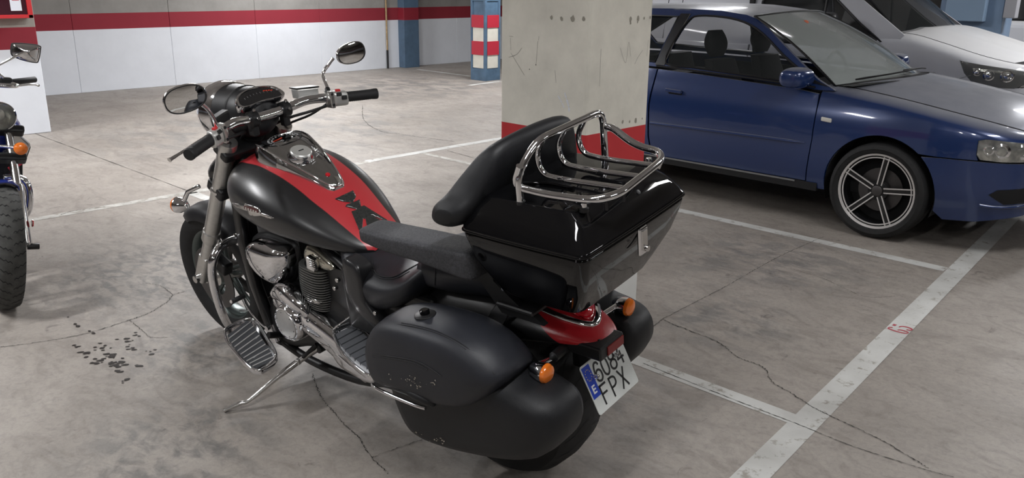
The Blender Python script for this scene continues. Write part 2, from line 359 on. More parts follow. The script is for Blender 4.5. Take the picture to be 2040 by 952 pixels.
def text_mesh(name, body, size, m, f, parent=None, width=1.0, bold=0.0, label=None, depth=0.0008):
    """flat lettering turned into mesh and laid by f(u, v, w)"""
    cu = bpy.data.curves.new(name, 'FONT'); cu.body = body; cu.size = size; cu.extrude = depth / 2; cu.offset = bold; cu.resolution_u = 4
    t = bpy.data.objects.new(name, cu); C.objects.link(t); dg = bpy.context.evaluated_depsgraph_get(); me = bpy.data.meshes.new_from_object(t.evaluated_get(dg)); C.objects.unlink(t); bpy.data.objects.remove(t)
    for v in me.vertices: v.co = Vector(f(v.co.x * width, v.co.y, v.co.z + depth / 2))
    me.materials.clear(); me.materials.append(m); o = bpy.data.objects.new(name, me); link(o, parent)
    if label: o['label'] = label
    return o
def sight(px, py):
    d = Matrix(R_ROWS) @ Vector((px - 1020.0, -(py - 476.0), -F_PX)); return Vector((0, 0, CAM_H)), d
def W(px, py, ax, val):
    """survey: the world point where the sight line meets the plane (axis ax) = val"""
    o, d = sight(px, py); t = (val - o[ax]) / d[ax]; return o + d * t

# ================================================================ the setting
def structure(o): o['kind'] = 'structure'; return o
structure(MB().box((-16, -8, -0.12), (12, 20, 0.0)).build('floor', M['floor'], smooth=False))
structure(MB().box((-16, -8, CEIL), (12, 20, CEIL + 0.2)).build('ceiling', M['ceiling'], smooth=False))
# left wall in precast panels with recessed vertical joints
wl = bpy.data.objects['floor']
ys = [-8, -4.0, -2.55, -1.15, 0.3, 1.7, 3.1, 4.49, 5.905, 7.355, 8.6, 10.03, 11.82, 13.4, 15, 20]
wallo = structure(MB().box((-13.4, -8, 0), (-13.088, 20, CEIL)).build('wall_left', M['wall'], smooth=False))
for a, b_ in zip(ys[:-1], ys[1:]):
    bev(MB().box((-13.12, a + 0.003, 0.0), (-13.08, b_ - 0.003, CEIL)).build('panel', M['wall'], wallo, smooth=False), 0.004, 1)
structure(MB().box((-16, 19.6, 0), (12, 20, CEIL)).build('wall_back', M['far_wall'], smooth=False))
structure(MB().box((11.6, -8, 0), (12, 19.6, CEIL)).build('wall_right', M['wall'], smooth=False))
structure(MB().box((-13.4, -8, 0), (11.6, -7.6, CEIL)).build('wall_front', M['wall'], smooth=False))
# projecting wall block at the left, with the hose cabinet on it
blk = bev(MB().box((-13.08, -0.6, 0), (-9.92, 3.042, CEIL)).build('wall_corner', M['block'], smooth=False), 0.008, 1); structure(blk)
# concrete pillar
pil = bev(MB().box((-2.967, 2.971, 0), (-2.418, 3.441, CEIL)).build('concrete_pillar', M['pillar'], smooth=False), 0.012, 2)
tag(pil, 'square bare concrete pillar with red band between the motorcycle and the blue car', 'pillar')
def strip(pts, wd, plane, parent, m, name, jit=0.0, eps=0.0015):
    """thin mark along a path on a plane; plane(u, v, w)"""
    P = crom(pts, 26 if jit > .001 else 10) if len(pts) > 2 else [np.array(pts[0]) + (np.array(pts[1]) - np.array(pts[0])) * t / 20 for t in range(21)]
    V, Fc = [], []
    for i, p in enumerate(P):
        a, c = P[max(i - 1, 0)], P[min(i + 1, len(P) - 1)]; d = c - a; d = d / (np.linalg.norm(d) + 1e-9); nn = np.array((-d[1], d[0]))
        j = nn * random.uniform(-jit, jit); ww = wd * random.uniform(0.15, 1.35) if jit else wd
        if jit and i in (0, len(P) - 1): ww *= 0.2
        V += [plane(*(p + j - nn * ww / 2), eps), plane(*(p + j + nn * ww / 2), eps)]
    for i in range(len(P) - 1): Fc.append((2 * i, 2 * i + 1, 2 * i + 3, 2 * i + 2))
    return V, Fc
def blob(c, r, plane, n=9, eps=0.0015, st=1.0, ang=0.0):
    V = []
    for k in range(n):
        a = 2 * PI * k / n; q = r * random.uniform(0.75, 1.2); x, y = q * math.cos(a) * st, q * math.sin(a)
        V.append(plane(c[0] + x * math.cos(ang) - y * math.sin(ang), c[1] + x * math.sin(ang) + y * math.cos(ang), eps))
    return V, [tuple(range(n))]
PL = lambda u, v, e: (u, 2.971 - e, v)     # left face of the pillar (u = x, v = z)
PR = lambda u, v, e: (-2.418 + e, u, v)    # right face (u = y, v = z)
mk = MB()
for px, py, r in ((1099, 35, 0.011), (1119, 37, 0.011), (1141, 38, 0.016), (1163, 38, 0.012)):
    p = W(px, py, 1, 2.971); mk.add(*blob((p.x, p.z), r, PL, st=0.8))
for px, py, r in ((1256, 38, 0.013), (1271, 37, 0.013), (1283, 36, 0.007), (1295, 35, 0.008), (1240, 243, 0.010), (1254, 242, 0.008), (1266, 240, 0.012), (1279, 236, 0.006), (1256, 46, 0.007), (1270, 44, 0.006)):
    p = W(px, py, 0, -2.418); mk.add(*blob((p.y, p.z), r, PR, st=0.7))
mk.build('damp_spots', M['damp'], pil, smooth=False, label='row of damp spots on the concrete')['kind'] = 'stuff'
mk = MB()
for pts in (((1018, 105), (1030, 125), (1045, 150)), ((1015, 72), (1023, 73)), ((1074, 72), (1073, 80)), ((1017, 75), (1018, 100)), ((1106, 140), (1108, 165)), ((1040, 95), (1030, 108), (1014, 114)), ((1072, 82), (1068, 130))):
    mk.add(*strip([(W(*p, 1, 2.971).x, W(*p, 1, 2.971).z) for p in pts], 0.0011, PL, None, None, ''))
for pts in (((1197, 97), (1194, 172)), ((1235, 95), (1246, 125), (1252, 84), (1256, 112)), ((1264, 128), (1270, 115), (1280, 100)), ((1291, 80), (1288, 112))):
    mk.add(*strip([(W(*p, 0, -2.418).y, W(*p, 0, -2.418).z) for p in pts], 0.0011, PR, None, None, ''))
for px, py in ((1055, 138), (1068, 129)): p = W(px, py, 1, 2.971); mk.add(*blob((p.x, p.z), 0.003, PL))
mk.build('scratches', M['pen'], pil, smooth=False, label='fine dark scratches and pen marks')['kind'] = 'stuff'
mk = MB()
for pts, wd in ((((1125, 185), (1130, 200), (1135, 222)), 0.011), (((1112, 190), (1120, 205), (1124, 214)), 0.006)):
    mk.add(*strip([(W(*p, 1, 2.971).x, W(*p, 1, 2.971).z) for p in pts], wd, PL, None, None, '', jit=0.002))
mk.build('white_smear', M['stain'], pil, smooth=False, label='white paint smear')
# ---- floor joints, cracks, painted lines (all lie on the floor, a millimetre proud)
FL = lambda u, v, e: (u, v, e)
def fl(*pts): return [(W(x, y, 2, 0.0).x, W(x, y, 2, 0.0).y) for x, y in pts]
floor_o = bpy.data.objects['floor']
def line_slab(name, a0, a1, b0, b1, m, h=0.0012):
    a0, a1, b0, b1 = [Vector((*p, 0)) for p in (a0, a1, b0, b1)]; V = []; n = 24
    for i in range(n + 1):
        for e0, e1 in ((a0, b0), (a1, b1)):
            p = e0.lerp(e1, i / n); V.append((p.x, p.y, h))
    return obj(name, V, [(2 * i, 2 * i + 1, 2 * i + 3, 2 * i + 2) for i in range(n)], m, floor_o, smooth=False)
# line A (bay line under the motorcycle), line B (by the blue car), the wide line, the far line
yA0, yA1, yB0, yB1 = 2.833, 2.918, 5.170, 5.262
line_slab('bay_line', (-6.30, yA0), (-6.30, yA1), (-1.26, yA0), (-1.26, yA1), M['line'])
line_slab('bay_line', (-4.6, yB0), (-4.6, yB1), (-1.46, yB0), (-1.46, yB1), M['line']); line_slab('bay_line', (-6.30, yB0 + .02), (-6.30, yB1 - .01), (-4.6, yB0 + .02), (-4.6, yB1 - .01), M['line_faint'])
line_slab('bay_line', (-6.36, -6), (-6.27, -6), (-6.36, 4.6), (-6.27, 4.6), M['line_faint']); line_slab('bay_line', (-6.39, 4.6), (-6.29, 4.6), (-6.39, 6.9), (-6.29, 6.9), M['line'])
wa = fl((1457.5, 948), (1538.7, 948), (1882, 541), (1925, 546)); wc = fl((1999.6, 469.6), (2030, 440))
def ext(p, q, t): return (p[0] + (q[0] - p[0]) * t, p[1] + (q[1] - p[1]) * t)
line_slab('bay_line', ext(wa[0], wa[2], -1.5), ext(wa[1], wa[3], -1.5), ext(wa[0], wa[2], 1.9), ext(wa[1], wa[3], 1.9), M['line'], 0.0018)
for pts in ((fl((832, 138), (938, 152))), (fl((935, 170), (996, 162))), (fl((905, 122), (990, 112)))):
    d = Vector((pts[1][0] - pts[0][0], pts[1][1] - pts[0][1], 0)).normalized(); nn = Vector((-d.y, d.x, 0)) * 0.045
    a, b_ = Vector((*pts[0], 0)), Vector((*pts[1], 0)); line_slab('bay_line', (a - nn)[:2], (a + nn)[:2], (b_ - nn)[:2], (b_ + nn)[:2], M['line'])
# stencilled number across the wide line: digits stand along -x, read along +y
n0 = W(1812, 668, 2, 0); 
def stencil(u, v, w): return (n0.x - 0.012 - v * 1.0, n0.y - 0.005 + u, 0.0024 + w)
for k, dg in enumerate('65'):
    mb = MB(); sg = []
    if dg == '6': sg = [([(0.040, 0.082), (0.030, 0.094), (0.014, 0.092), (0.006, 0.070), (0.005, 0.035), (0.012, 0.008), (0.028, 0.004), (0.038, 0.022), (0.036, 0.044), (0.024, 0.052)], 0.011)]
    else: sg = [([(0.010, 0.088), (0.036, 0.088)], 0.016), ([(0.010, 0.060), (0.024, 0.060), (0.038, 0.046), (0.038, 0.020), (0.026, 0.005), (0.010, 0.008), (0.006, 0.024)], 0.011)]
    for pts, wd in sg:
        P = crom([(p[0] + k * 0.056, p[1]) for p in pts], 5) if len(pts) > 2 else [np.array((p[0] + k * 0.056, p[1])) for p in pts]
        V = []
        for i, p in enumerate(P):
            a, c = P[max(i - 1, 0)], P[min(i + 1, len(P) - 1)]; d = (c - a) / (np.linalg.norm(c - a) + 1e-9); nn = np.array((-d[1], d[0])) * wd / 2 * (1 if len(pts) == 2 else (0.55 + 0.75 * abs(d[1])))
            V += [stencil(*(p - nn), 0), stencil(*(p + nn), 0)]
        mb.add(V, [(2 * i, 2 * i + 1, 2 * i + 3, 2 * i + 2) for i in range(len(P) - 1)])
    mb.build('bay_number', M['stencil'], floor_o, smooth=False, label='red stencilled digit ' + dg)
cr = MB()
def crack(pts, wd, jit): cr.add(*strip(fl(*pts), wd, FL, None, None, '', jit=jit, eps=0.0026))
for t0, t1 in ((-12.9, -9), (-9, -6.3)): cr.add(*strip([(t0, 2.882), (t1, 2.882)], 0.006, FL, None, None, '', jit=0.0005, eps=0.0026))
crack(((1281, 724), (1430, 784), (1590, 846), (1700, 890), (1850, 938), (1900, 951)), 0.0036, 0.0015)
crack(((1320, 636), (1345, 648), (1430, 682), (1470, 712), (1520, 732), (1537, 760), (1575, 783), (1620, 812), (1660, 832), (1760, 880), (1850, 934)), 0.0048, 0.004)
crack(((1320, 636), (1370, 610), (1440, 574), (1500, 540), (1560, 508), (1640, 472)), 0.0030, 0.0025)
crack(((1290, 658), (1305, 648), (1320, 636)), 0.004, 0.002)
crack(((1575, 535), (1640, 555), (1720, 590), (1790, 590)), 0.0022, 0.003)
crack(((0, 692), (90, 680), (170, 665), (258, 638), (300, 622), (332, 602), (345, 588), (372, 580)), 0.0042, 0.004)
crack(((258, 638), (285, 660), (300, 672), (335, 672)), 0.0030, 0.003)
crack(((345, 588), (320, 570), (290, 565)), 0.0030, 0.003)
crack(((622, 745), (640, 790), (672, 830), (690, 850), (715, 872), (740, 912), (775, 945)), 0.0036, 0.004)
crack(((740, 912), (830, 880), (870, 868)), 0.0030, 0.003)
crack(((890, 300), (960, 320), (997, 338)), 0.006, 0.002)
crack(((722, 210), (726, 240), (760, 262), (800, 268), (850, 275), (905, 282)), 0.006, 0.006)
crack(((120, 428), (150, 420), (210, 412)), 0.005, 0.004)
cr.build('floor_cracks', M['crack'], floor_o, smooth=False, label='thin dark cracks and saw cuts in the concrete')['kind'] = 'stuff'
ol = MB()
for (cx, cy), r in (((150, 646), 5), ((155, 650), 6), ((178, 660), 4), ((186, 664), 5), ((136, 632), 3)):
    p = W(cx, cy, 2, 0); ol.add(*blob(p[:2], r / 620, FL, st=1.6, eps=0.0022))
rd = random.Random(3)
for (x, y, n, s) in ((204, 693, 6, 16), (175, 706, 8, 14), (222, 708, 14, 16), (190, 722, 8, 14), (240, 720, 10, 18), (228, 728, 8, 10), (258, 694, 6, 12), (275, 668, 5, 9), (262, 680, 3, 10), (300, 702, 5, 12), (276, 730, 4, 6), (236, 740, 4, 6), (250, 760, 6, 8), (158, 693, 4, 10), (248, 678, 3, 12)):
    for _ in range(n):
        p = W(x + rd.gauss(0, s * 0.55), y + rd.gauss(0, s * 0.25), 2, 0); ol.add(*blob(p[:2], rd.uniform(0.0035, 0.010), FL, st=rd.uniform(1, 1.9), ang=rd.uniform(-0.4, 0.4) + 0.8, eps=0.0022 + rd.uniform(0, 0.0003)))
ol.build('oil_drops', M['oil'], floor_o, smooth=False, label='cluster of small black oil drops')['kind'] = 'stuff'
# ---- door frame post in the wall, conduit
post = bev(MB().box((-13.08, 10.03 + 0.30, 0), (-12.90, 10.03 + 0.66, CEIL)).build('door_post', [mat('door_post_paint', (0.075, 0.13, 0.20), 0.5)], smooth=False), 0.004, 1)
post.data.materials[0] = zones('blue_post_paint', (0.085, 0.14, 0.215), [(0.885, 1.11, RED_W)], 0.5, noise=0.10, nscale=6)
structure(post); post.name = 'door_1'
cond = tube('conduit', [(-13.045, 10.03, 0.34), (-13.045, 10.03, CEIL)], 0.016, mat('rusty_pipe', (0.36, 0.25, 0.13), 0.6, noise=0.3, nscale=20), None, n=8)
lowp = tube('lower_sleeve', [(-13.045, 10.03, 0.0), (-13.045, 10.03, 0.34)], 0.019, M['black'], cond, n=8)
tag(cond, 'thin rusty pipe with black lower sleeve on the white wall beside the blue post', 'pipe')
# ---- riveted steel column with red and cream patches
sc = empty('steel_column', (-10.48, 10.13, 0), 0, 'blue steel column with red and cream hazard patches, left of the pillar', 'column')
def rel(o, par): o.location = (-par.location[0], -par.location[1], -par.location[2]); return o
X0, X1, Y0, Y1 = -10.655, -10.30, 9.945, 10.30
rel(MB().box((X0 + .02, Y0 + .02, 0), (X1 - .02, Y1 - .02, CEIL)).build('core', M['steel_blue'], sc, smooth=False), sc)
fr = MB()
for (a, b_) in (((X0, Y0), (X0 + .045, Y0 + .045)), ((X1 - .045, Y0), (X1, Y0 + .045)), ((X1 - .045, Y1 - .045), (X1, Y1)), ((X0, Y1 - .045), (X0 + .045, Y1))):
    fr.box((a[0], a[1], 0), (b_[0], b_[1], CEIL))
fr.box((X0, Y0 + .004, 0), (X1 - .004, Y1, 0.19)).box((X0, Y0 + .004, 1.29), (X1 - .004, Y1, 1.34))
rel(bev(fr.build('frame', M['steel_blue'], sc, smooth=False), 0.003, 1), sc)
for i, (z0, z1) in enumerate(((0.206, 0.423), (0.423, 0.646), (0.646, 0.867), (0.867, 1.068))):
    m_ = M['white_patch'] if i % 2 == 0 else M['red_patch']; gx = 0.012 if i % 2 else 0.0
    rel(MB().box((X0 + .052 - gx * 2, Y0 + .008 - gx, z0), (X1 - .05 + gx, Y0 + .022, z1)).build('hazard_patch', m_, sc, smooth=False), sc)
    rel(MB().box((X1 - .022, Y0 + .06 - gx, z0), (X1 - .008 + gx, Y1 - .05 + gx, z1)).build('hazard_patch', m_, sc, smooth=False), sc)
# ---- fire hose cabinet on the pier
cb = empty('hose_cabinet', (-9.92, 2.75, 1.2), 0, 'red wall cabinet with a white notice behind its window', 'cabinet')
M['cab_red'] = mat('red_enamel', (0.50, 0.025, 0.03), 0.35, coat=0.3)
f_ = MB(); ya, yb, za, zb = 2.30, 2.985, 1.205, 1.90
f_.box((-9.92, ya, za), (-9.75, yb, za + .035)).box((-9.92, ya, zb - .035), (-9.75, yb, zb)).box((-9.92, yb - .045, za), (-9.75, yb, zb)).box((-9.92, ya, za), (-9.75, ya + .045, zb)).box((-9.92, ya, za), (-9.905, yb, zb))
rel(bev(f_.build('case', M['cab_red'], cb, smooth=False), 0.004, 1), cb)
rel(MB().box((-9.772, ya + .04, za + .03), (-9.766, yb - .04, zb - .03)).build('window', glass('cabinet_glass', (0.05, 0.02, 0.03), 0.05, 0.55), cb, smooth=False), cb)
pp = W(22, 20, 0, -9.762); pq = W(44, 20, 0, -9.762); zb_ = W(32, 21.5, 0, -9.762).z
rel(MB().box((-9.765, pp.y, zb_), (-9.762, pq.y, zb_ + .20)).build('notice', mat('notice_paper', (0.68, 0.70, 0.76), 0.6), cb, smooth=False), cb)
nt_ = MB()
for dz, x0, x1 in ((0.115, .3, .75), (0.10, .2, .85), (0.13, .45, .6)): nt_.box((-9.7618, pp.y + (pq.y - pp.y) * x0, zb_ + dz), (-9.7612, pp.y + (pq.y - pp.y) * x1, zb_ + dz + .006))
rel(nt_.build('notice_print', M['red_patch'], cb, smooth=False), cb)
# ---- blue steel column with a distribution panel, behind the white van
bc = empty('panel_column', (-3.4, 11.6, 0), 0, 'blue steel column carrying a blue panel box behind the white van', 'column')
rel(bev(MB().box((-3.78, 11.5, 0), (-3.06, 11.9, CEIL)).build('column', mat('blue_grey_steel', (0.13, 0.19, 0.28), 0.45, noise=0.08, nscale=5), bc, smooth=False), 0.01, 1), bc)
rel(bev(MB().box((-3.68, 11.38, 1.20), (-3.24, 11.5, 2.0)).build('panel_box', mat('blue_panel_enamel', (0.17, 0.24, 0.33), 0.35), bc, smooth=False), 0.008, 2), bc)
jb = bev(MB().box((-3.06, 11.48, 1.25), (-2.93, 11.62, 1.95)).build('junction_box', mat('grey_box_plastic', (0.26, 0.26, 0.28), 0.5), smooth=False), 0.006, 2)
tag(jb, 'narrow grey box on the side of the blue steel column at the right', 'box')
# ---- ceiling lamps (outside the frame, seen in the reflections)
for i, (x, y, share) in enumerate(LAMPS):
    dr = True
    t = empty('ceiling_lamp', (x, y, CEIL), 0, 'long twin-tube fluorescent lamp under the ceiling, outside the frame', 'lamp', 'fluorescent ceiling lamps')
    hx, hy = (0.08, 0.62) if dr else (0.62, 0.08)
    bev(MB().box((-hx, -hy, -0.06), (hx, hy, 0)).build('housing', M['lamp_body'], t, smooth=False), 0.01, 2)
    for s in (-1, 1):
        a = (s * 0.04, -hy + .03, -0.085) if dr else (-hx + .03, s * 0.04, -0.085); b_ = (s * 0.04, hy - .03, -0.085) if dr else (hx - .03, s * 0.04, -0.085)
        tube('fluorescent_tube', [a, b_], 0.014, M['lamp_face'], t, n=8)
    ld = bpy.data.lights.new('lamp_light', 'AREA'); ld.shape = 'RECTANGLE'; ld.size = 2 * hx; ld.size_y = 2 * hy; ld.energy = LAMP_W * share; ld.color = (0.98, 0.985, 1.0)
    lo = bpy.data.objects.new('lamp_light', ld); link(lo, t); lo.location = (0, 0, -0.11)

# ================================================================ cars
def interp(x, tab): return float(np.interp(x, [t[0] for t in tab], [t[1] for t in tab]))
def smooth_tab(tab, k=8):
    P = crom(tab, k); return [(float(p[0]), float(p[1])) for p in P]
class Car:
    """car frame: x forward from the front axle, y left, z up; s = -1 is the right-hand side"""
    def __init__(c, root, wid, zt, prof, dip=0.15, rise=0.05): c.root, c.wid, c.zt, c.prof, c.dip, c.rise = root, smooth_tab(wid), smooth_tab(zt), smooth_tab(prof), dip, rise
    def side(c, s, off=0.0):
        def f(u, v):
            wd = interp(u, c.wid); zt = interp(u, c.zt); z1 = zt - c.rise
            if v <= z1: return (u, s * (wd + interp(v, c.prof) + off), v)
            t = min((v - z1) / (c.dip + c.rise * 0.6), 1.0) * PI / 2
            y0 = wd + interp(z1, c.prof)
            return (u, s * (y0 - c.dip * (1 - math.cos(t)) + off * math.cos(t)), z1 + c.rise * math.sin(t) + off * math.sin(t))
        return f
    def top(c, u): return interp(u, c.zt) - c.rise + c.dip + c.rise * 0.6
    def ytop(c, u): zt = interp(u, c.zt); return interp(u, c.wid) + interp(zt - c.rise, c.prof) - c.dip
def arc_pts(cx, cz, r, a0, a1, n=16): return [(cx + r * math.cos(math.radians(a0 + (a1 - a0) * i / n)), cz + r * math.sin(math.radians(a0 + (a1 - a0) * i / n))) for i in range(n + 1)]
def grid_obj(name, fn, nu, nv, m, parent, **kw):
    V = [fn(i / nu, j / nv) for i in range(nu + 1) for j in range(nv + 1)]
    return obj(name, V, [(i * (nv + 1) + j, (i + 1) * (nv + 1) + j, (i + 1) * (nv + 1) + j + 1, i * (nv + 1) + j + 1) for i in range(nu) for j in range(nv)], m, parent, **kw)
def road_wheel(parent, x, y, z, s, R, wd, rimR, spokes=True, rot=0.0):
    """tyre with its rim; s = side the face looks to"""
    ax = (0, s, 0); o = (x, y, z)
    hw = wd / 2
    t = lathe('tyre', [(rimR - .005, -hw * .8), (rimR + .012, -hw * .95), (R - .035, -hw), (R - .010, -hw * .86), (R, -hw * .6), (R, hw * .6), (R - .010, hw * .86), (R - .035, hw), (rimR + .035, hw * .98), (rimR + .010, hw * .9), (rimR - .004, hw * .72)], o, ax, M['tyre'], parent, n=56)
    lathe('rim', [(rimR - .004, -hw * .8), (rimR - .03, -hw * .5), (rimR - .035, hw * .3), (rimR - .012, hw * .62), (rimR - .010, hw * .70)], o, ax, M['black_gloss'], parent, n=48)
    lip = lathe('rim_lip', [(rimR - .014, hw * .70), (rimR - .011, hw * .775), (rimR + .001, hw * .80), (rimR + .003, hw * .72)], o, ax, M['polished'], parent, n=56, label='polished outer rim lip')
    lathe('rim_ring', [(rimR - .030, hw * .66), (rimR - .029, hw * .71), (rimR - .022, hw * .71), (rimR - .021, hw * .66)], o, ax, M['polished'], parent, n=56)
    lathe('brake_disc', [(0.06, -.012), (0.145, -.012), (0.145, .006), (0.06, .006)], o, ax, M['disc_steel'], parent, n=32, closed=True)
    lathe('wheel_back', [(0.0, -.05), (rimR - .02, -.05)], o, ax, M['dark'], parent, n=24)
    O = Vector(o); A = Vector(ax)
    for k in range(5 if spokes else 0):
        a = math.radians(rot + k * 72); d = Vector((math.cos(a), 0, math.sin(a))); q = A.cross(d)
        sp = MB(); st = MB()
        def bar(mb, t0, t1, w0, w1, d0, d1, th, off0=0.0, off1=0.0):
            V = []
            for t, ww, dd, of in ((t0, w0, d0, off0), (t1, w1, d1, off1)):
                for su, sd in ((-1, 0), (1, 0), (1, 1), (-1, 1)): V.append(O + d * t + q * (su * ww / 2 + of) + A * (dd - th * (1 - sd)))
            mb.add(V, [(0, 3, 2, 1), (4, 5, 6, 7), (0, 1, 5, 4), (1, 2, 6, 5), (2, 3, 7, 6), (3, 0, 4, 7)])
        d0, d1 = hw * .50, hw * .69
        bar(sp, .035, rimR - .012, .036, .040, d0, d1, .02)
        for sg in (-1, 1): bar(st, .040, rimR - .016, .0075, .0075, d0 + .002, d1 + .002, .006, sg * .0145, sg * .0165)
        so = sp.build('spoke', M['black_gloss'], parent, smooth=False); st.build('spoke_edge', M['polished'], so, smooth=False)
        b_ = O + Vector((math.cos(a + .63), 0, math.sin(a + .63))) * .050
        lathe('wheel_bolt', [(0, hw * .52), (.008, hw * .52), (.009, hw * .35), (0, hw * .35)], b_, ax, M['dark'], parent, n=8)
    lathe('hub', [(.070, hw * .2), (.066, hw * .46), (.034, hw * .50)], o, ax, M['black_gloss'], parent, n=24)
    lathe('centre_cap', [(.036, hw * .46), (.034, hw * .58), (.030, hw * .60), (0, hw * .60)], o, ax, M['disc_steel'], parent, n=24)
M['black_gloss'] = mat('gloss_black_wheel', (0.008, 0.008, 0.009), 0.18, coat=0.5)
M['polished'] = mat('machined_rim', (0.78, 0.76, 0.75), 0.28, 0.6)
M['disc_steel'] = mat('brake_steel', (0.10, 0.095, 0.095), 0.4, 0.8)
M['blue'] = mat('dusty_blue_paint', (0.011, 0.031, 0.118), 0.24, 0.2, coat=0.8, spec=0.6, dust=((0.20, 0.205, 0.225), 0.80, 0.62, 0.99))
M['white_car'] = mat('dusty_white_paint', (0.50, 0.51, 0.55), 0.28, coat=0.7, dust=((0.56, 0.555, 0.55), 0.7, 0.4, 0.98))
M['trim'] = mat('black_window_trim', (0.010, 0.010, 0.011), 0.35)
M['cloth'] = mat('dark_seat_cloth', (0.012, 0.012, 0.014), 0.9)
M['sill'] = mat('grey_sill_edge', (0.16, 0.16, 0.16), 0.5)
M['reflect'] = mat('lamp_reflector', (0.50, 0.50, 0.46), 0.14, 0.95, noise=0.6, nscale=22)

def seat(parent, x, y, s):
    rg = [[(x - .02 - t * .22 + p[1], y + p[0], .42 + t * .62) for p in sup(16, .235 * (1 - .25 * t ** 3), .07, 3)] for t in np.linspace(0, 1, 7)]
    o = loft('seat', rg, M['cloth'], parent)
    rg = [[(x - .27 - t * .03 + p[1] * math.sin(PI * (.12 + .76 * t)), y + p[0] * (.55 + .45 * math.sin(PI * (.1 + .8 * t))), 1.06 + t * .20) for p in sup(16, .14, .055, 2.6)] for t in np.linspace(0, 1, 7)]
    loft('headrest', rg, M['cloth'], o)
# ---------------------------------------------------------------- the blue hatchback
bc0 = empty('hatchback_car', (-2.06, 6.40, 0), 0, 'dusty dark blue three-door hatchback with black five-spoke wheels', 'car')
car = Car(bc0, [(-3.29, .76), (-2.9, .84), (-2.0, .868), (-1, .868), (.15, .868), (.40, .856), (.60, .822), (.74, .765), (.82, .68), (.86, .55)],
          [(-3.3, 1.0), (-1.76, 1.02), (-1.0, .990), (-.5, .965), (-.3, .950), (.0, .915), (.30, .87), (.60, .815), (.80, .765), (.9, .735)],
          [(.18, -.06), (.28, -.035), (.40, -.008), (.58, 0), (.70, -.003), (.80, -.018), (.90, -.048), (1.0, -.07)], dip=.15, rise=.075)
AX, AZ, AR = 0.01, 0.325, 0.362
for s in (-1, 1):
    f = car.side(s); nz = (0, -s, 0)
    bt = lambda u: interp(u, car.zt)
    # door
    doo = panel('door', [(-.487, .305), (-.462, .60), (-.460, .80), (-.468, .915)] + [(u, interp(u, [(-1.80, .985), (-1.0, .955), (-.47, .93)])) for u in (-.6, -.9, -1.3, -1.79)] + [(-1.81, .7), (-1.80, .45), (-1.77, .30)], [], .045, lambda u, v, s=s, f=f: (f(min(u, 99), min(v, 9))), M['blue'], bc0, thick=.02, nrm=nz)
    # belt strip over the door (black rubber)
    tube('belt_seal', [(u, s * (.815 + .002), interp(u, [(-1.80, .995), (-1.0, .968), (-.47, .945)])) for u in np.linspace(-1.80, -.50, 12)], .007, M['trim'], bc0, n=6)
    # moulding and handle
    mo = [(f(u, 0.572 - (u + .5) * -.012)) for u in np.linspace(-1.79, -.505, 14)]
    tube('door_moulding', [(p[0], p[1] + s * .004, p[2]) for p in mo], [.012] * 13 + [.003], M['blue'], doo, n=10, flat=1.0)
    hp = f(-1.62, .822)
    V, Fc = obox_g((-1.60, hp[1] + s * .018, .822), (1, 0, -.03), (0, 1, 0), (0, 0, 1), (.075, .012, .013)); bev(obj('door_handle', V, Fc, M['blue'], doo, smooth=False), .008, 3)
    V, Fc = obox_g((-1.59, hp[1] + s * .002, .805), (1, 0, -.03), (0, 1, 0), (0, 0, 1), (.06, .004, .022)); obj('handle_recess', V, Fc, M['dark'], doo, smooth=False)
    # fender with wheel arch
    arch = arc_pts(AX, AZ, AR, 165, 18, 22)
    out = [(-.482, .275), (-.455, .60), (-.452, .80)] + [(u, car.top(u) - .0) for u in (-.45, -.3, -.1, .1, .3, .45, .56)] + [(.60, .735), (.62, .605), (.36, .603)]
    out = [(-.482, .262)] + [(-.455, .60), (-.452, .80)] + [(u, car.top(u)) for u in (-.45, -.3, -.15, .0, .15, .3, .45, .58, .70, .80, .86)] + [(.86, .735), (.74, .743), (.60, .736), (.56, .725), (.562, .64), (.575, .605), (AX + AR * .77 + .06, .600)] + arc_pts(AX, AZ, AR, 50, 190, 20)
    panel('front_fender', out, [], .04, f, M['blue'], bc0, thick=.02, nrm=nz)
    panel('front_bumper_corner', [(AX + AR * .77 + .075, .592), (.575, .597), (.86, .60), (.86, .28), (.60, .215), (.42, .20)] + arc_pts(AX, AZ, AR, -12, 46, 9), [], .04, f, M['blue'], bc0, thick=.02, nrm=nz)
    # quarter panel
    panel('rear_quarter', [(-1.785, .30), (-1.815, .45), (-1.825, .7), (-1.805, .985), (-2.3, 1.0), (-3.29, 1.0), (-3.29, .3), (-2.513 - .36, .29)] + arc_pts(-2.513, .325, .362, 186, -5, 20), [], .07, f, M['blue'], bc0, thick=.02, nrm=nz)
    # sill
    obj('sill', *MB().box((-2.16, min(s * .80, s * .845), .245), (-.40, max(s * .80, s * .845), .300)).__dict__.values(), M['dark'], bc0, smooth=False)
    MB().box((-2.16, min(s * .838, s * .848), .288), (-.56, max(s * .838, s * .848), .300)).build('sill_strip', M['sill'], bc0, smooth=False)
    # arch lining
    for ax_ in (AX, -2.513):
        V, Fc = lathe_g([(AR - .002, -.30), (AR - .002, .0)], (ax_, s * .838, AZ), (0, s, 0), 40, math.radians(-110), math.radians(110)); obj('arch_liner', V, Fc, M['dark'], bc0)
    road_wheel(bc0, AX, s * .775, .317, s, .317, .215, .249, True, 80 if s < 0 else 0)
    road_wheel(bc0, -2.513, s * .775, .317, s, .317, .215, .249, True, 20)
    # greenhouse side with window openings
    def gh(u, v, s=s, off=0.0):
        t = v - .96; k = max(0, min(1, (-.4 - u) / .5)); rear = max(0, (-u - 2.6)) * .20
        return (u, s * (.800 - .44 * t - .42 * t * t - rear + off), v)
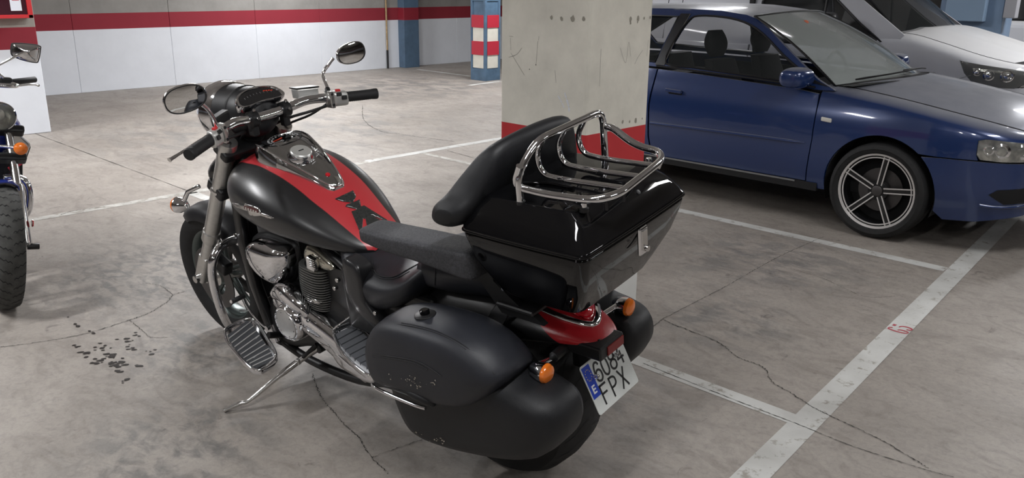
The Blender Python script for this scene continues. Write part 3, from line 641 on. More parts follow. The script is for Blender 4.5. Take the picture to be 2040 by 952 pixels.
    w1 = crom([(-1.745, 1.015), (-1.735, 1.20), (-1.69, 1.335), (-1.62, 1.372), (-1.40, 1.370), (-1.20, 1.338), (-1.02, 1.265), (-.80, 1.13), (-.535, .972), (-.80, .972), (-1.2, .990), (-1.5, 1.003)], 3, True); w1 = [tuple(p) for p in w1]
    w2 = [(-1.845, 1.02), (-1.80, 1.36), (-2.2, 1.36), (-2.6, 1.32), (-2.92, 1.15), (-2.86, 1.05), (-2.4, 1.03)]
    out = [(-.36, .935), (-.50, .995), (-.75, 1.15), (-1.0, 1.305), (-1.12, 1.366), (-1.22, 1.392), (-1.45, 1.415), (-1.75, 1.420), (-2.1, 1.415), (-2.5, 1.395), (-2.85, 1.34), (-3.12, 1.20), (-3.29, .99), (-2.3, .99), (-1.80, .985), (-1.0, .957), (-.47, .930)]
    panel('side_frame', out, [w1, w2], .05, gh, M['blue'], bc0, thick=.03, nrm=nz)
    for w_ in (w1, w2):
        panel('side_window', w_, [], .12, lambda u, v: gh(u, v, off=-.010), M['car_glass'], bc0)
        tube('window_seal', [gh(u, v, off=.002) for u, v in w_], .0085, M['trim'], bc0, n=6, closed=True)
    panel('pillar_trim', [(-1.838, 1.0), (-1.752, 1.0), (-1.700, 1.385), (-1.79, 1.385)], [], .1, lambda u, v: gh(u, v, off=.005), mat('pillar_trim_black', (0.006, 0.006, 0.009), 0.45), bc0)
    tube('pillar_strip', [gh(u, v, off=.007) for u, v in ((-1.752, 1.0), (-1.735, 1.2), (-1.700, 1.385))], .003, M['chrome_dull'], bc0, n=5)
    # repeater
    p = f(-.375, .745); V, Fc = obox_g((p[0], p[1] + s * .003, p[2]), (1, 0, -.08), (0, 1, 0), (0, 0, 1), (.036, .008, .014)); bev(obj('side_repeater', V, Fc, mat('repeater_lens', (.62, .60, .55), .25), bc0, smooth=False), .006, 2)
    # door mirror
    mr = [[(-.60 + dx + q[0] * sx, s * (.895 + .100 * math.cos(a)), 1.006 + q[1] * sx) for q in [(p_[0] * .090, p_[1] * .074) for p_ in sup(18, 1, 1, 2.6)]] for a, sx, dx in ((PI, .72, .01), (2.7, .86, .01), (2.2, .95, .0), (1.57, 1.0, 0), (.9, .93, -.01), (.45, .75, -.02), (.12, .40, -.03))]
    mi = loft('door_mirror', mr, M['blue'], bc0); sub(mi, 1)
    V, Fc = obox_g((-.60, s * .80, .965), (1, 0, 0), (0, 1, .25), (0, -.25, 1), (.035, .05, .018)); bev(obj('mirror_foot', V, Fc, M['trim'], mi, smooth=False), .008, 2)
    # A-pillar seal triangle
    panel('mirror_triangle', [(-.40, .955), (-.535, .972), (-.66, 1.035)], [], .05, lambda u, v: gh(u, v, off=.004), M['trim'], bc0)
    # headlamp: reflector bowl panel and clear lens over it
    lamp = [(.565, .725), (.60, .735), (.74, .742), (.855, .735), (.86, .615), (.70, .608), (.590, .612), (.568, .64)]
    hl = panel('headlamp', lamp, [], .03, car.side(s, .002), M['reflect'], bc0, thick=.02, nrm=nz)
    lens = panel('lens', lamp, [], .03, car.side(s, .012), M['clear'], hl, thick=.012, nrm=nz)
    for uu, rr in ((.625, .030), (.690, .046), (.785, .046)):
        p = car.side(s, .004)(uu, .672); lathe('bowl', [(rr, 0), (rr * .7, .004), (rr * .5, -.008), (0, -.012)], p, (.25, s, 0), M['chrome'], hl, n=20)
    # lower lip and fog recess
    panel('fog_recess', [(.66, .40), (.70, .435), (.86, .455), (.86, .36), (.74, .345)], [], .04, car.side(s, .003), M['dark'], bc0)
    tube('bumper_lip', [car.side(s, .006)(u, v) for u, v in ((.62, .330), (.70, .325), (.80, .335), (.86, .35))], .010, M['blue'], bc0, n=8, k=4)
# hood, cowl, windscreen, roof, tail
def hood(a, b_):
    x = -.385 + a * 1.265; yy = b_ * 2 - 1; x2 = x + .295 * (1 - yy * yy) * (1 - a)
    ye = car.ytop(x) - .004; z = interp(x, car.zt) + .0 + .048 * (1 - yy * yy) ** .9 * (1 - .35 * a)
    return (x2, yy * ye, z)
grid_obj('bonnet', hood, 26, 24, M['blue'], bc0)
for s in (-1, 1): tube('bonnet_gap', [(lambda h: (h[0], h[1] + s * .003, h[2] + .001))(hood(t, 0 if s < 0 else 1)) for t in np.linspace(0.02, 1, 20)], .0035, M['dark'], bc0, n=5)
grid_obj('nose_panel', lambda a, b_: (lambda yy: (.86 + .085 * (1 - abs(yy) ** 3) - (.10 * max(0, a - .85) / .15), yy * .56 * (1 if a < .9 else .97), .26 + a * .50))(b_ * 2 - 1), 10, 14, M['blue'], bc0)
gr = MB()
for k in range(7): gr.box((.948, -.20, .60 + k * .022), (.956, .20, .609 + k * .022))
gr.build('grille', M['trim'], bc0, smooth=False)
def screen(a, b_):
    yy = b_ * 2 - 1; B = Vector((-.40 + .21 * (1 - yy * yy), yy * .725, .955 + .035 * (1 - yy * yy))); T = Vector((-1.13 + .10 * (1 - yy * yy), yy * .575, 1.385 + .032 * (1 - yy * yy)))
    p = B.lerp(T, a); p.z += .035 * math.sin(PI * a); return tuple(p)
grid_obj('windscreen', screen, 14, 18, M['screen_glass'], bc0)
tube('windscreen_seal', [screen(0.0, t) for t in np.linspace(0, 1, 14)] + [screen(t, 1) for t in np.linspace(.05, 1, 10)] + [screen(1, t) for t in np.linspace(.95, 0, 14)] + [screen(t, 0) for t in np.linspace(.95, .05, 10)], .009, M['trim'], bc0, n=6, closed=True)
grid_obj('cowl', lambda a, b_: (lambda p: (p[0] + .13 * a - .01, p[1] * .99, p[2] + .004 + .004 * a))(screen(0, b_)), 2, 14, M['trim'], bc0)
for pts in (((-.31, -.62, 1.0), (-.20, -.25, 1.025), (-.18, 0.12, 1.035)), ((-.22, -.02, 1.03), (-.20, .25, 1.03), (-.28, .60, 1.0))):
    wp = tube('wiper', pts, [.006, .008, .007, .006, .006, .006, .006, .006, .006], M['trim'], bc0, n=6, k=4)
sk = MB(); p = screen(.80, .30); sk.add(*obox_g(p, (0, 1, 0), (-.8, 0, .5), (.5, 0, .8), (.022, .02, .002))); sk.build('windscreen_sticker', mat('orange_sticker', (.55, .10, .03), .5), bc0, smooth=False)
def roof(a, b_):
    yy = b_ * 2 - 1; x = -1.13 - a * 1.95; ed = interp(x, [(-3.1, 1.22), (-2.85, 1.34), (-2.5, 1.395), (-2.1, 1.415), (-1.75, 1.420), (-1.45, 1.415), (-1.22, 1.392), (-1.12, 1.372)])
    hw_ = (.800 - .44 * (ed - .96) - .42 * (ed - .96) ** 2)
    return (x + .10 * (1 - yy * yy) * (1 - a), yy * hw_, ed - .004 + .045 * (1 - abs(yy) ** 2.4))
grid_obj('roof', roof, 24, 18, M['blue'], bc0)
grid_obj('tailgate', lambda a, b_: (lambda yy: (-3.10 - .27 * a + .03 * abs(yy), yy * (.62 + .14 * a), 1.24 - a * .80))(b_ * 2 - 1), 8, 8, M['blue'], bc0)
grid_obj('rear_window', lambda a, b_: (lambda yy: (-3.11 - .13 * a, yy * .54, 1.22 - .26 * a))(b_ * 2 - 1), 3, 4, M['car_glass'], bc0)
MB().box((-3.2, -.74, .26), (.30, .74, .34)).build('underbody', M['dark'], bc0, smooth=False)
MB().box((-.30, -.60, .34), (.70, .60, .62)).build('engine_bay', M['dark'], bc0, smooth=False)
MB().box((-2.1, -.76, .34), (-.55, -.74, .93)).box((-2.1, .74, .34), (-.55, .76, .93)).box((-3.1, -.72, .5), (-2.1, .72, .86)).build('cabin_lining', M['cloth'], bc0, smooth=False)
dsh = bev(MB().box((-.80, -.72, .60), (-.30, .72, .945)).build('dashboard', M['cloth'], bc0, smooth=False), .04, 3)
tube('steering_wheel', [(-.86 - .05 * math.cos(a), .36 + .18 * math.sin(a), .93 + .17 * math.cos(a)) for a in np.linspace(0, 2 * PI, 25)[:-1]], .014, M['trim'], bc0, n=8, closed=True)
for y in (-.36, .36): seat(bc0, -1.28, y, 1)
rb = [[(-2.25 - t * .18 + p[1], p[0], .45 + t * .55) for p in sup(16, .60, .07, 5)] for t in np.linspace(0, 1, 4)]; loft('rear_bench', rb, M['cloth'], bc0)

# ---------------------------------------------------------------- the white van
vn = empty('white_van', (-2.62, 8.87, 0), 0, 'white small van with dark front windows parked beyond the blue car', 'van')
vc = Car(vn, [(-3.6, .90), (-3, .925), (-1, .925), (.2, .925), (.45, .91), (.62, .86), (.74, .76), (.80, .62)],
         [(-3.6, 1.25), (-1.6, 1.20), (-.75, 1.18), (-.30, 1.195), (.0, 1.135), (.3, 1.055), (.55, 1.0), (.8, .96)],
         [(.2, -.05), (.35, -.015), (.6, 0), (.85, -.004), (1.0, -.02), (1.15, -.05), (1.3, -.075)], dip=.14, rise=.08)
for s in (-1, 1):
    f = vc.side(s); nz = (0, -s, 0); AV = .38
    panel('front_fender', [(-.56, .36), (-.56, 1.05)] + [(u, vc.top(u)) for u in (-.42, -.2, 0, .2, .34)] + [(.24, 1.005), (.36, .83), (.46, .80), (.34, .70)] + arc_pts(0, .34, AV, 45, 182, 20), [], .05, f, M['white_car'], vn, thick=.02, nrm=nz)
    panel('lamp_surround', [(.22, 1.0), (.34, .993), (.45, .986), (.62, .976), (.70, .955)] + [(u, vc.top(u)) for u in (.70, .60, .50, .42, .34, .25)], [], .05, f, M['white_car'], vn, thick=.02, nrm=nz)
    panel('front_bumper', [(.355, .69), (.48, .795), (.80, .80), (.80, .30), (.45, .24)] + arc_pts(0, .34, AV, -12, 40, 8), [], .05, f, M['white_car'], vn, thick=.02, nrm=nz)
    def vh(u, v, s=s, off=0.0): t = max(0, v - 1.05); return (u, s * (.925 - .04 - .16 * t - .10 * t * t + off), v)
    w1 = [(-1.70, 1.075), (-1.72, 1.44), (-1.66, 1.60), (-1.25, 1.62), (-1.02, 1.52), (-.70, 1.27), (-.47, 1.115), (-.62, 1.065), (-1.0, 1.045)]
    w2 = [(-1.055, 1.05), (-1.05, 1.52), (-1.02, 1.52), (-1.0, 1.05)]
    panel('door', [(-.57, .36), (-.57, 1.02), (-1.77, 1.02), (-1.78, .36)], [], .09, f, M['white_car'], vn, thick=.02, nrm=nz)
    panel('side_frame', [(-.565, 1.02), (-.43, 1.07), (-.32, 1.13), (-.28, 1.185), (-.45, 1.30), (-.90, 1.60), (-1.15, 1.74), (-1.4, 1.80), (-2.4, 1.83), (-3.5, 1.80), (-3.6, 1.0), (-1.77, 1.02)], [w1], .08, vh, M['white_car'], vn, thick=.02, nrm=nz)
    panel('side_window', w1, [], .2, lambda u, v: vh(u, v, off=-.008), M['car_glass'], vn)
    tube('window_seal', [vh(u, v, off=.002) for u, v in w1], .012, M['trim'], vn, n=6, closed=True)
    tube('window_bar', [vh(u, v, off=0) for u, v in ((-1.06, 1.05), (-1.06, 1.55))], .014, M['trim'], vn, n=6)
    panel('mirror_triangle', [(-.47, 1.115), (-.62, 1.065), (-.92, 1.05), (-.86, 1.40)], [], .2, lambda u, v: vh(u, v, off=.004), M['trim'], vn)
    panel('side_panel', [(-1.79, .36), (-1.79, 1.02), (-3.6, 1.02), (-3.6, .36), (-2.785 - .38, .34)] + arc_pts(-2.785, .34, AV, 184, -4, 16), [], .12, f, M['white_car'], vn, thick=.02, nrm=nz)
    for xs in (-2.66, -2.84): tube('panel_seam', [vh(xs, 1.03, off=.002), vh(xs, 1.4, off=.002), vh(xs, 1.78, off=.002)], .004, M['dark'], vn, n=5)
    tube('bumper_seam', [vc.side(s, .001)(u, v) for u, v in ((.12, .80), (.24, .845), (.335, .885))], .0025, M['sill'], vn, n=5)
    lm = [(.225, 1.005), (.30, .992), (.45, .985), (.62, .975), (.70, .955), (.73, .83), (.66, .795), (.50, .795), (.36, .82), (.28, .90)]
    hl = panel('headlamp', lm, [], .03, vc.side(s, .002), M['trim'], vn, thick=.02, nrm=nz)
    for uu, vv, rr in ((.38, .915, .032), (.47, .895, .045), (.60, .895, .052)):
        p = vc.side(s, .006)(uu, vv); lathe('bowl', [(rr, .006), (rr * .85, .010), (rr * .7, -.004), (rr * .55, -.006), (rr * .5, .006), (0, .012)], p, (.45, s, .05), M['chrome'], hl, n=20)
    panel('chrome_strip', [(.34, .945), (.66, .935), (.66, .915), (.35, .925)], [], .05, vc.side(s, .008), M['reflect'], hl)
    panel('lens', lm, [], .03, vc.side(s, .016), M['clear'], hl, thick=.014, nrm=nz)
    road_wheel(vn, 0, s * .82, .32, s, .32, .205, .20, True, 30); road_wheel(vn, -2.785, s * .82, .32, s, .32, .205, .20, True, 10)
def vhood(a, b_):
    x = -.42 + a * 1.02; yy = b_ * 2 - 1; x2 = x + (.16 * (1 - a) + .16 * a) * (1 - yy * yy)
    ye = vc.ytop(x) - .004; rg = .012 * math.exp(-((abs(yy) - .55) / .10) ** 2)
    return (x2, yy * ye, interp(x, vc.zt) + .05 * (1 - yy * yy) * (1 - .3 * a) + rg)
grid_obj('bonnet', vhood, 22, 32, M['white_car'], vn)
for s in (-1, 1): tube('bonnet_gap', [vhood(t, 0 if s < 0 else 1) for t in np.linspace(0, 1, 16)], .004, M['dark'], vn, n=5)
tube('bonnet_gap', [vhood(1, t) for t in np.linspace(0, 1, 20)], .004, M['dark'], vn, n=5)
def vnose(a, b_):
    yy = b_ * 2 - 1; h = vhood(1, b_); x = h[0] + .14 * math.sin(min(1, a * 1.6) * PI / 2); return (x, yy * (.62 + .03 * a), h[2] - a * .72)
grid_obj('nose_panel', vnose, 14, 18, M['white_car'], vn)
for z in (.925, .895): tube('grille_bar', [(.74 + .16 * (1 - t * t), t * .62, z) for t in np.linspace(-1, 1, 15)], .009, M['chrome'], vn, n=8)
tube('grille_gap', [(.735 + .16 * (1 - t * t), t * .62, .91) for t in np.linspace(-1, 1, 15)], .014, M['dark'], vn, n=8)
bev(MB().box((.70, -.55, .44), (.90, .55, .64)).build('lower_grille', M['trim'], vn, smooth=False), .02, 2)
def vscreen(a, b_):
    yy = b_ * 2 - 1; B = Vector((-.34 + .22 * (1 - yy * yy), yy * .80, 1.175 - .012 * (1 - yy * yy))); T = Vector((-1.02 + .13 * (1 - yy * yy), yy * .68, 1.70 + .03 * (1 - yy * yy)))
    p = B.lerp(T, a); p.z += .04 * math.sin(PI * a); return tuple(p)
grid_obj('windscreen', vscreen, 10, 14, M['car_glass'], vn)
tube('windscreen_seal', [vscreen(0.0, t) for t in np.linspace(0, 1, 14)] + [vscreen(t, 1) for t in np.linspace(.05, 1, 8)] + [vscreen(1, t) for t in np.linspace(.95, 0, 14)] + [vscreen(t, 0) for t in np.linspace(.95, .05, 8)], .012, M['trim'], vn, n=6, closed=True)
grid_obj('cowl', lambda a, b_: (lambda p: (p[0] + .07 * a - .02, p[1], p[2] - .01 - .02 * a))(vscreen(0, b_)), 2, 14, M['trim'], vn)
grid_obj('roof', lambda a, b_: (lambda yy, x: (x, yy * .70, interp(x, [(-3.55, 1.78), (-2.4, 1.83), (-1.4, 1.80), (-1.15, 1.745), (-1.0, 1.70)]) + .03 * (1 - yy * yy)))(b_ * 2 - 1, -1.0 - 2.55 * a), 12, 8, M['white_car'], vn)
MB().box((-3.58, -.88, .36), (-3.50, .88, 1.8)).box((-3.5, -.8, .28), (.3, .8, .36)).build('rear_doors', M['white_car'], vn, smooth=False)
bev(MB().box((-.85, -.80, .70), (-.22, .80, 1.13)).build('dashboard', M['cloth'], vn, smooth=False), .05, 3)
MB().box((-1.85, -.84, .4), (-1.80, .84, 1.75)).build('bulkhead', mat('bulkhead_grey', (.03, .03, .032), .8), vn, smooth=False)
for y in (-.42, .42): seat(vn, -1.3, y, 1)
tube('steering_wheel', [(-.95 - .07 * math.cos(a), .42 + .18 * math.sin(a), 1.09 + .15 * math.cos(a)) for a in np.linspace(0, 2 * PI, 25)[:-1]], .014, M['trim'], vn, n=8, closed=True)
mp_ = W(1650, 46, 1, 7.74) - Vector((-2.62, 8.87, 0))
mr = [[(mp_.x + q[0] * sx, mp_.y + dy, mp_.z + q[1] * sx) for q in sup(16, .07, .10, 2.6)] for sx, dy in ((.7, .11), (.95, .07), (1, 0), (.9, -.06), (.5, -.09))]
vmr = loft('door_mirror', mr, M['trim'], vn)
tube('mirror_foot', [mp_ + Vector((0, .08, -.05)), (mp_.x, -.90, 1.08)], .025, M['trim'], vmr, n=10)
# ---------------------------------------------------------------- white vehicle far at the right
fv = empty('far_white_car', (-2.05, 13.9, 0), 0, 'white car with dark windows behind the van, cut by the right edge', 'car')
fp = [(-1.45, .25), (-1.45, 1.02), (2.6, 1.02), (2.6, .25)]
sb = bev(MB().box((-1.40, -.9, .30), (3.0, .9, 1.17)).build('body', M['white_car'], fv, smooth=False), .09, 4)
rg = [[(x, y * (1 - .12 * t), z0) for x, y in ((-1.34 + .1 * t, -.84), (2.3 - .5 * t, -.84), (2.3 - .5 * t, .84), (-1.34 + .1 * t, .84))] for t, z0 in ((0, 1.16), (.5, 1.45), (1, 1.74))]
bev(loft('greenhouse', rg, M['trim'], fv, smooth=False), .03, 2)
bev(MB().box((-1.24, -.74, 1.72), (1.8, .74, 1.78)).build('roof', M['white_car'], fv, smooth=False), .03, 2)
for x in (-.6, 2.2): road_wheel(fv, x, -.80, .31, -1, .31, .2, .2, False)

# ================================================================ the motorcycle
BO = Vector((-1.82555, 1.93734, 0.0)); _yaw, _lean = 3.2239705, 0.15005374
_fx = Vector((math.cos(_yaw), math.sin(_yaw), 0)); _l0 = Vector((-math.sin(_yaw), math.cos(_yaw), 0)); _up = Vector((0, 0, 1))
_ly = _l0 * math.cos(_lean) - _up * math.sin(_lean); _uz = _up * math.cos(_lean) + _l0 * math.sin(_lean)
BM = Matrix(((_fx.x, _ly.x, _uz.x, BO.x), (_fx.y, _ly.y, _uz.y, BO.y), (_fx.z, _ly.z, _uz.z, 0.0), (0, 0, 0, 1)))
BMi = BM.inverted()
bk = bpy.data.objects.new('motorcycle', None); C.objects.link(bk); bk.matrix_world = BM
tag(bk, 'black and red cruiser motorcycle with top case and saddlebags, leaning on its side stand', 'motorcycle')
def B(px, py, ax, val):
    """survey point in the motorcycle's own frame (x forward, y left, z up): sight line meets the plane axis = val"""
    o, d = sight(px, py); o = BMi @ o; d = BMi.to_3x3() @ d; t = (val - o[ax]) / d[ax]; return o + d * t
from mathutils.bvhtree import BVHTree
def caster(ob):
    dg = bpy.context.evaluated_depsgraph_get(); ev = ob.evaluated_get(dg); me = ev.to_mesh(); bv = BVHTree.FromPolygons([v.co.copy() for v in me.vertices], [tuple(p.vertices) for p in me.polygons]); ev.to_mesh_clear()
    def f(px, py, off=0.002):
        o, d = sight(px, py); o = BMi @ o; d = (BMi.to_3x3() @ d).normalized(); h, n, i, t = bv.ray_cast(o, d)
        if h is None: return None
        if n.dot(d) > 0: n = -n
        return h + n * off, n
    return f
def decal(name, px, cast, m, parent, off=0.002, step=6, thick=0.0, **kw):
    P = seg_in(px, step); ok = []
    us = [p[0] for p in P]; vs = [p[1] for p in P]; pts = list(P); bd = np.array(P); u = min(us) + step / 2
    while u < max(us):
        v = min(vs) + step / 2
        while v < max(vs):
            if inside((u, v), P) and np.min(np.hypot(bd[:, 0] - u, bd[:, 1] - v)) > step * .45: pts.append((u, v))
            v += step
        u += step
    vo, _, fo, _, _, _ = delaunay_2d_cdt([Vector(p) for p in pts], [(i, (i + 1) % len(P)) for i in range(len(P))], [], 0, 1e-5)
    Fc = [tuple(t) for t in fo if inside((sum(vo[i][0] for i in t) / 3, sum(vo[i][1] for i in t) / 3), P)]
    V = []; last = None
    for p in vo:
        h = cast(p[0], p[1], off); h = h[0] if h else (last or Vector((0, 0, 0))); last = h; V.append(h)
    o = obj(name, V, Fc, m, parent, **kw)
    if thick: md = o.modifiers.new('solid', 'SOLIDIFY'); md.thickness = thick; md.offset = 0
    return o
def on(cast, pts, off=0.002, k=0):
    out = [cast(x, y, off) for x, y in pts]; out = [h[0] for h in out if h]; return [Vector(p) for p in crom(out, k)] if k else out
def nearm(dx): return dx
M['satin'] = split_mat('satin_black_and_red_paint', (0.60, 0.040, 0.050), (0.0085, 0.009, 0.0105), 0.40, bump=0.05, coat=0.7)
M['satin_tail'] = split_mat('tail_paint', (0.009, 0.009, 0.010), (0.40, 0.014, 0.020), 0.32, bump=0.35, coat=0.3, roughB=0.22)
M['satin_black'] = mat('satin_black_paint', (0.006, 0.006, 0.0065), 0.28, coat=0.2)
M['gloss'] = mat('gloss_black_lacquer', (0.003, 0.003, 0.0035), 0.035, spec=0.5)
M['leather'] = mat('black_leather', (0.018, 0.0195, 0.0255), 0.44, noise=0.12, nscale=9, bump=0.25, bscale=700)
M['leather_dk'] = mat('worn_black_leather', (0.0062, 0.0067, 0.0085), 0.50, noise=0.2, nscale=7, bump=0.3, bscale=600)
M['vinyl'] = mat('seat_vinyl', (0.019, 0.0205, 0.026), 0.40, bump=0.25, bscale=600)
M['armvinyl'] = mat('armrest_vinyl', (0.050, 0.051, 0.057), 0.60, noise=0.35, nscale=160, bump=0.8, bscale=300)
M['smoke'] = mat('smoked_chrome', (0.55, 0.555, 0.56), 0.08, 1.0)
M['dial'] = mat('dial_black', (0.015, 0.015, 0.017), 0.12, coat=1.0)
M['tick'] = mat('dial_print', (0.75, 0.76, 0.78), 0.5)
M['needle'] = mat('dial_needle', (0.75, 0.06, 0.02), 0.4)
M['engine'] = mat('black_engine_enamel', (0.010, 0.010, 0.011), 0.40)
M['fin'] = mat('cylinder_fin_edge', (0.30, 0.30, 0.29), 0.35, 0.8)
M['thread'] = mat('seam_thread', (0.016, 0.016, 0.018), 0.7)
M['torn'] = mat('torn_lining', (0.42, 0.38, 0.32), 0.8)
M['wheel_alu'] = mat('grey_cast_wheel', (0.14, 0.165, 0.16), 0.35, 0.8)
M['matte_black'] = mat('matte_black_shell', (0.010, 0.010, 0.012), 0.45)
M['pad'] = mat('carbon_tank_pad', (0.035, 0.037, 0.036), 0.25, noise=0.3, nscale=140, coat=0.5)

def cyl(name, a, b_, r, m, par, n=20, r2=None, **kw):
    a, b_ = Vector(a), Vector(b_); L_ = (b_ - a).length; r2 = r if r2 is None else r2
    return lathe(name, [(0, 0), (r * .9, 0), (r, .0015), (r2, L_ - .0015), (r2 * .9, L_), (0, L_)], a, b_ - a, m, par, n=n, **kw)
# ---- wheels
def bike_wheel(x, z, R, wd, rr, name, nsp):
    hw = wd / 2
    e = obj(name, *lathe_g([(rr - .004, -hw * .72), (rr + .014, -hw * .92), (R - wd * .30, -hw), (R - wd * .14, -hw * .93), (R - wd * .035, -hw * .62), (R, 0), (R - wd * .035, hw * .62), (R - wd * .14, hw * .93), (R - wd * .30, hw), (rr + .014, hw * .92), (rr - .004, hw * .72)], (x, 0, z), (0, 1, 0), 72), M['tyre'], bk)
    lathe('wheel_rim', [(rr, -hw * .74), (rr - .006, -hw * .70), (rr - .022, -hw * .4), (rr - .026, 0), (rr - .022, hw * .4), (rr - .006, hw * .70), (rr, hw * .74)], (x, 0, z), (0, 1, 0), M['wheel_alu'], bk, n=56)
    lathe('wheel_hub', [(0, -.07), (.042, -.07), (.048, -.03), (.048, .03), (.042, .07), (0, .07)], (x, 0, z), (0, 1, 0), M['alu'], bk, n=24)
    for k in range(nsp):
        a = 2 * PI * k / nsp + .3; d = Vector((math.cos(a), 0, math.sin(a))); q = Vector((0, 1, 0)).cross(d); c = Vector((x, 0, z))
        for sg in (-1, 1): tube('wheel_spoke', [c + d * .035 + q * sg * .012, c + d * (rr * .55) + q * sg * .016, c + d * (rr - .015) + q * sg * .034], [.013, .009, .011], M['wheel_alu'], bk, n=8)
    return e
bike_wheel(1.71, .318, .318, .130, .225, 'front_tyre', 5)
bike_wheel(0.0, .325, .325, .238, .222, 'rear_tyre', 5)
for s in (-1, 1):
    lathe('brake_disc', [(.085, s * .074), (.150, s * .074), (.150, s * .079), (.085, s * .079)], (1.71, 0, .318), (0, 1, 0), M['disc_steel'], bk, n=40, closed=True)
    V, Fc = obox_g((1.60, s * .085, .42), (.9, 0, .4), (0, 1, 0), (-.4, 0, .9), (.055, .025, .032)); bev(obj('brake_caliper', V, Fc, M['engine'], bk, smooth=False), .01, 3)
gv = MB()
for k in range(26):
    a0 = 2 * PI * k / 26
    for sg in (-1, 1):
        V = []
        for t in np.linspace(0, 1, 8):
            yy = sg * (.012 + .086 * t); a = a0 + .20 * t * t + (0.12 if sg > 0 else 0); R_ = .325 - .238 * .035 * (abs(yy) / .0738) ** 2.0 + .0006
            if abs(yy) > .0738: R_ = .325 - .00833 - (abs(yy) - .0738) * .68 + .001
            for e in (-.005, .005): V.append((R_ * math.cos(a + e), yy, .325 + R_ * math.sin(a + e)))
        gv.add(V, [(2 * i, 2 * i + 1, 2 * i + 3, 2 * i + 2) for i in range(7)])
gv.build('tread_grooves', M['dark'], bk, smooth=False)['kind'] = 'stuff'
# ---- front fender
fr = []
for t in np.linspace(0, 1, 19):
    a = math.radians(56 + 107 * t); ring = []
    for yy, dr in ((-.082, -.055), (-.080, -.02), (-.06, .004), (0, .012), (.06, .004), (.080, -.02), (.082, -.055), (.077, -.055), (.074, -.02), (.055, .002), (0, .012), (-.055, .002), (-.074, -.02), (-.077, -.055)):
        R_ = .335 + dr * (1 if t > .05 else .7); ring.append((1.71 + R_ * math.cos(a), yy * (1 - .25 * (1 - min(1, t * 5)) ** 2), .318 + R_ * math.sin(a)))
    fr.append(ring)
loft('front_fender', fr, M['matte_black'], bk, sharp=60)
# ---- fork
FT, FA = Vector((1.235, 0, 1.045)), Vector((1.715, 0, .335)); fd = (FA - FT).normalized(); fn = Vector((-fd.z, 0, fd.x)) * -1
for s in (-1, 1):
    o_ = Vector((0, s * .130, 0)); L_ = (FA - FT).length; g = lambda t: FT + o_ + fd * (L_ * t)
    ft = lathe('fork_tube', [(0, 0), (.034, 0), (.036, .004), (.036, .10), (.0345, .104), (.033, .30), (.033, .52), (.037, .525), (.038, .575), (.034, .585), (.028, .59), (.028, .70), (.0, .70)], g(0), fd, M['alu'], bk, n=28)
    lathe('fork_collar', [(.034, 0), (.0375, .002), (.0375, .014), (.034, .016)], g(.30), fd, M['chrome_dull'], ft, n=28)
    V, Fc = obox_g(g(.90) + Vector((0, s * .002, 0)), fd, (0, 1, 0), fn, (.085, .026, .030)); bev(obj('axle_clamp', V, Fc, M['alu'], ft, smooth=False), .012, 3)
    cyl('axle_cap', g(.975) + Vector((0, s * .02, 0)), g(.975) + Vector((0, s * .045, 0)), .018, M['chrome_dull'], ft)
cyl('front_axle', (1.71, -.12, .32), (1.71, .12, .32), .012, M['alu'], bk)
V, Fc = obox_g(FT + fd * .05, fd, (0, 1, 0), fn, (.022, .165, .045)); bev(obj('upper_fork_clamp', V, Fc, M['engine'], bk, smooth=False), .012, 3)
V, Fc = obox_g(FT + fd * .26, fd, (0, 1, 0), fn, (.028, .160, .050)); bev(obj('lower_fork_clamp', V, Fc, M['engine'], bk, smooth=False), .012, 3)
cyl('steering_head', FT + fd * .02 - fn * .02, FT + fd * .26 - fn * .02, .045, M['engine'], bk)
bev(obj('headstock_cover', *loft_g([[(1.30 + p[0] - t * .06, p[1], .78 + t * .19) for p in sup(20, .07, .105 - .01 * t, 3)] for t in np.linspace(0, 1, 5)]), M['satin_black'], bk), .004, 2)
# black scoop beside the fork
sc_ = [[(1.44 - t * .09 + p[0] * math.sin(PI * (.1 + .85 * t)), .045 + p[1] * math.sin(PI * (.12 + .8 * t)), .80 + t * .19) for p in sup(18, .075, .10, 2.4)] for t in np.linspace(0, 1, 9)]
loft('headlamp_bracket', sc_, M['satin_black'], bk)
# ---- headlamp
HC = Vector((1.262, -.004, 1.125)); ha = Vector((1, 0, -.06)).normalized(); hk = 1.17
lathe('headlamp_shell', [(a_ * hk, b_) for a_, b_ in [(0, -.125), (.030, -.121), (.058, -.105), (.078, -.065), (.086, -.015), (.0870, .002), (.0905, .004), (.0905, .012), (.088, .014), (.092, .07), (.094, .100)]], HC, ha, M['matte_black'], bk, n=48)
hr = lathe('headlamp_ring', [(a_ * hk, b_) for a_, b_ in [(.094, .098), (.100, .102), (.104, .125), (.104, .165), (.100, .190), (.092, .200), (.086, .196)]], HC, ha, M['chrome'], bk, n=48)
lathe('headlamp_lens', [(.100, .192), (.070, .208), (.035, .215), (0, .217)], HC, ha, M['clear'], hr, n=36); lathe('headlamp_bowl', [(.100, .19), (.07, .13), (0, .10)], HC, ha, M['chrome'], hr, n=36)
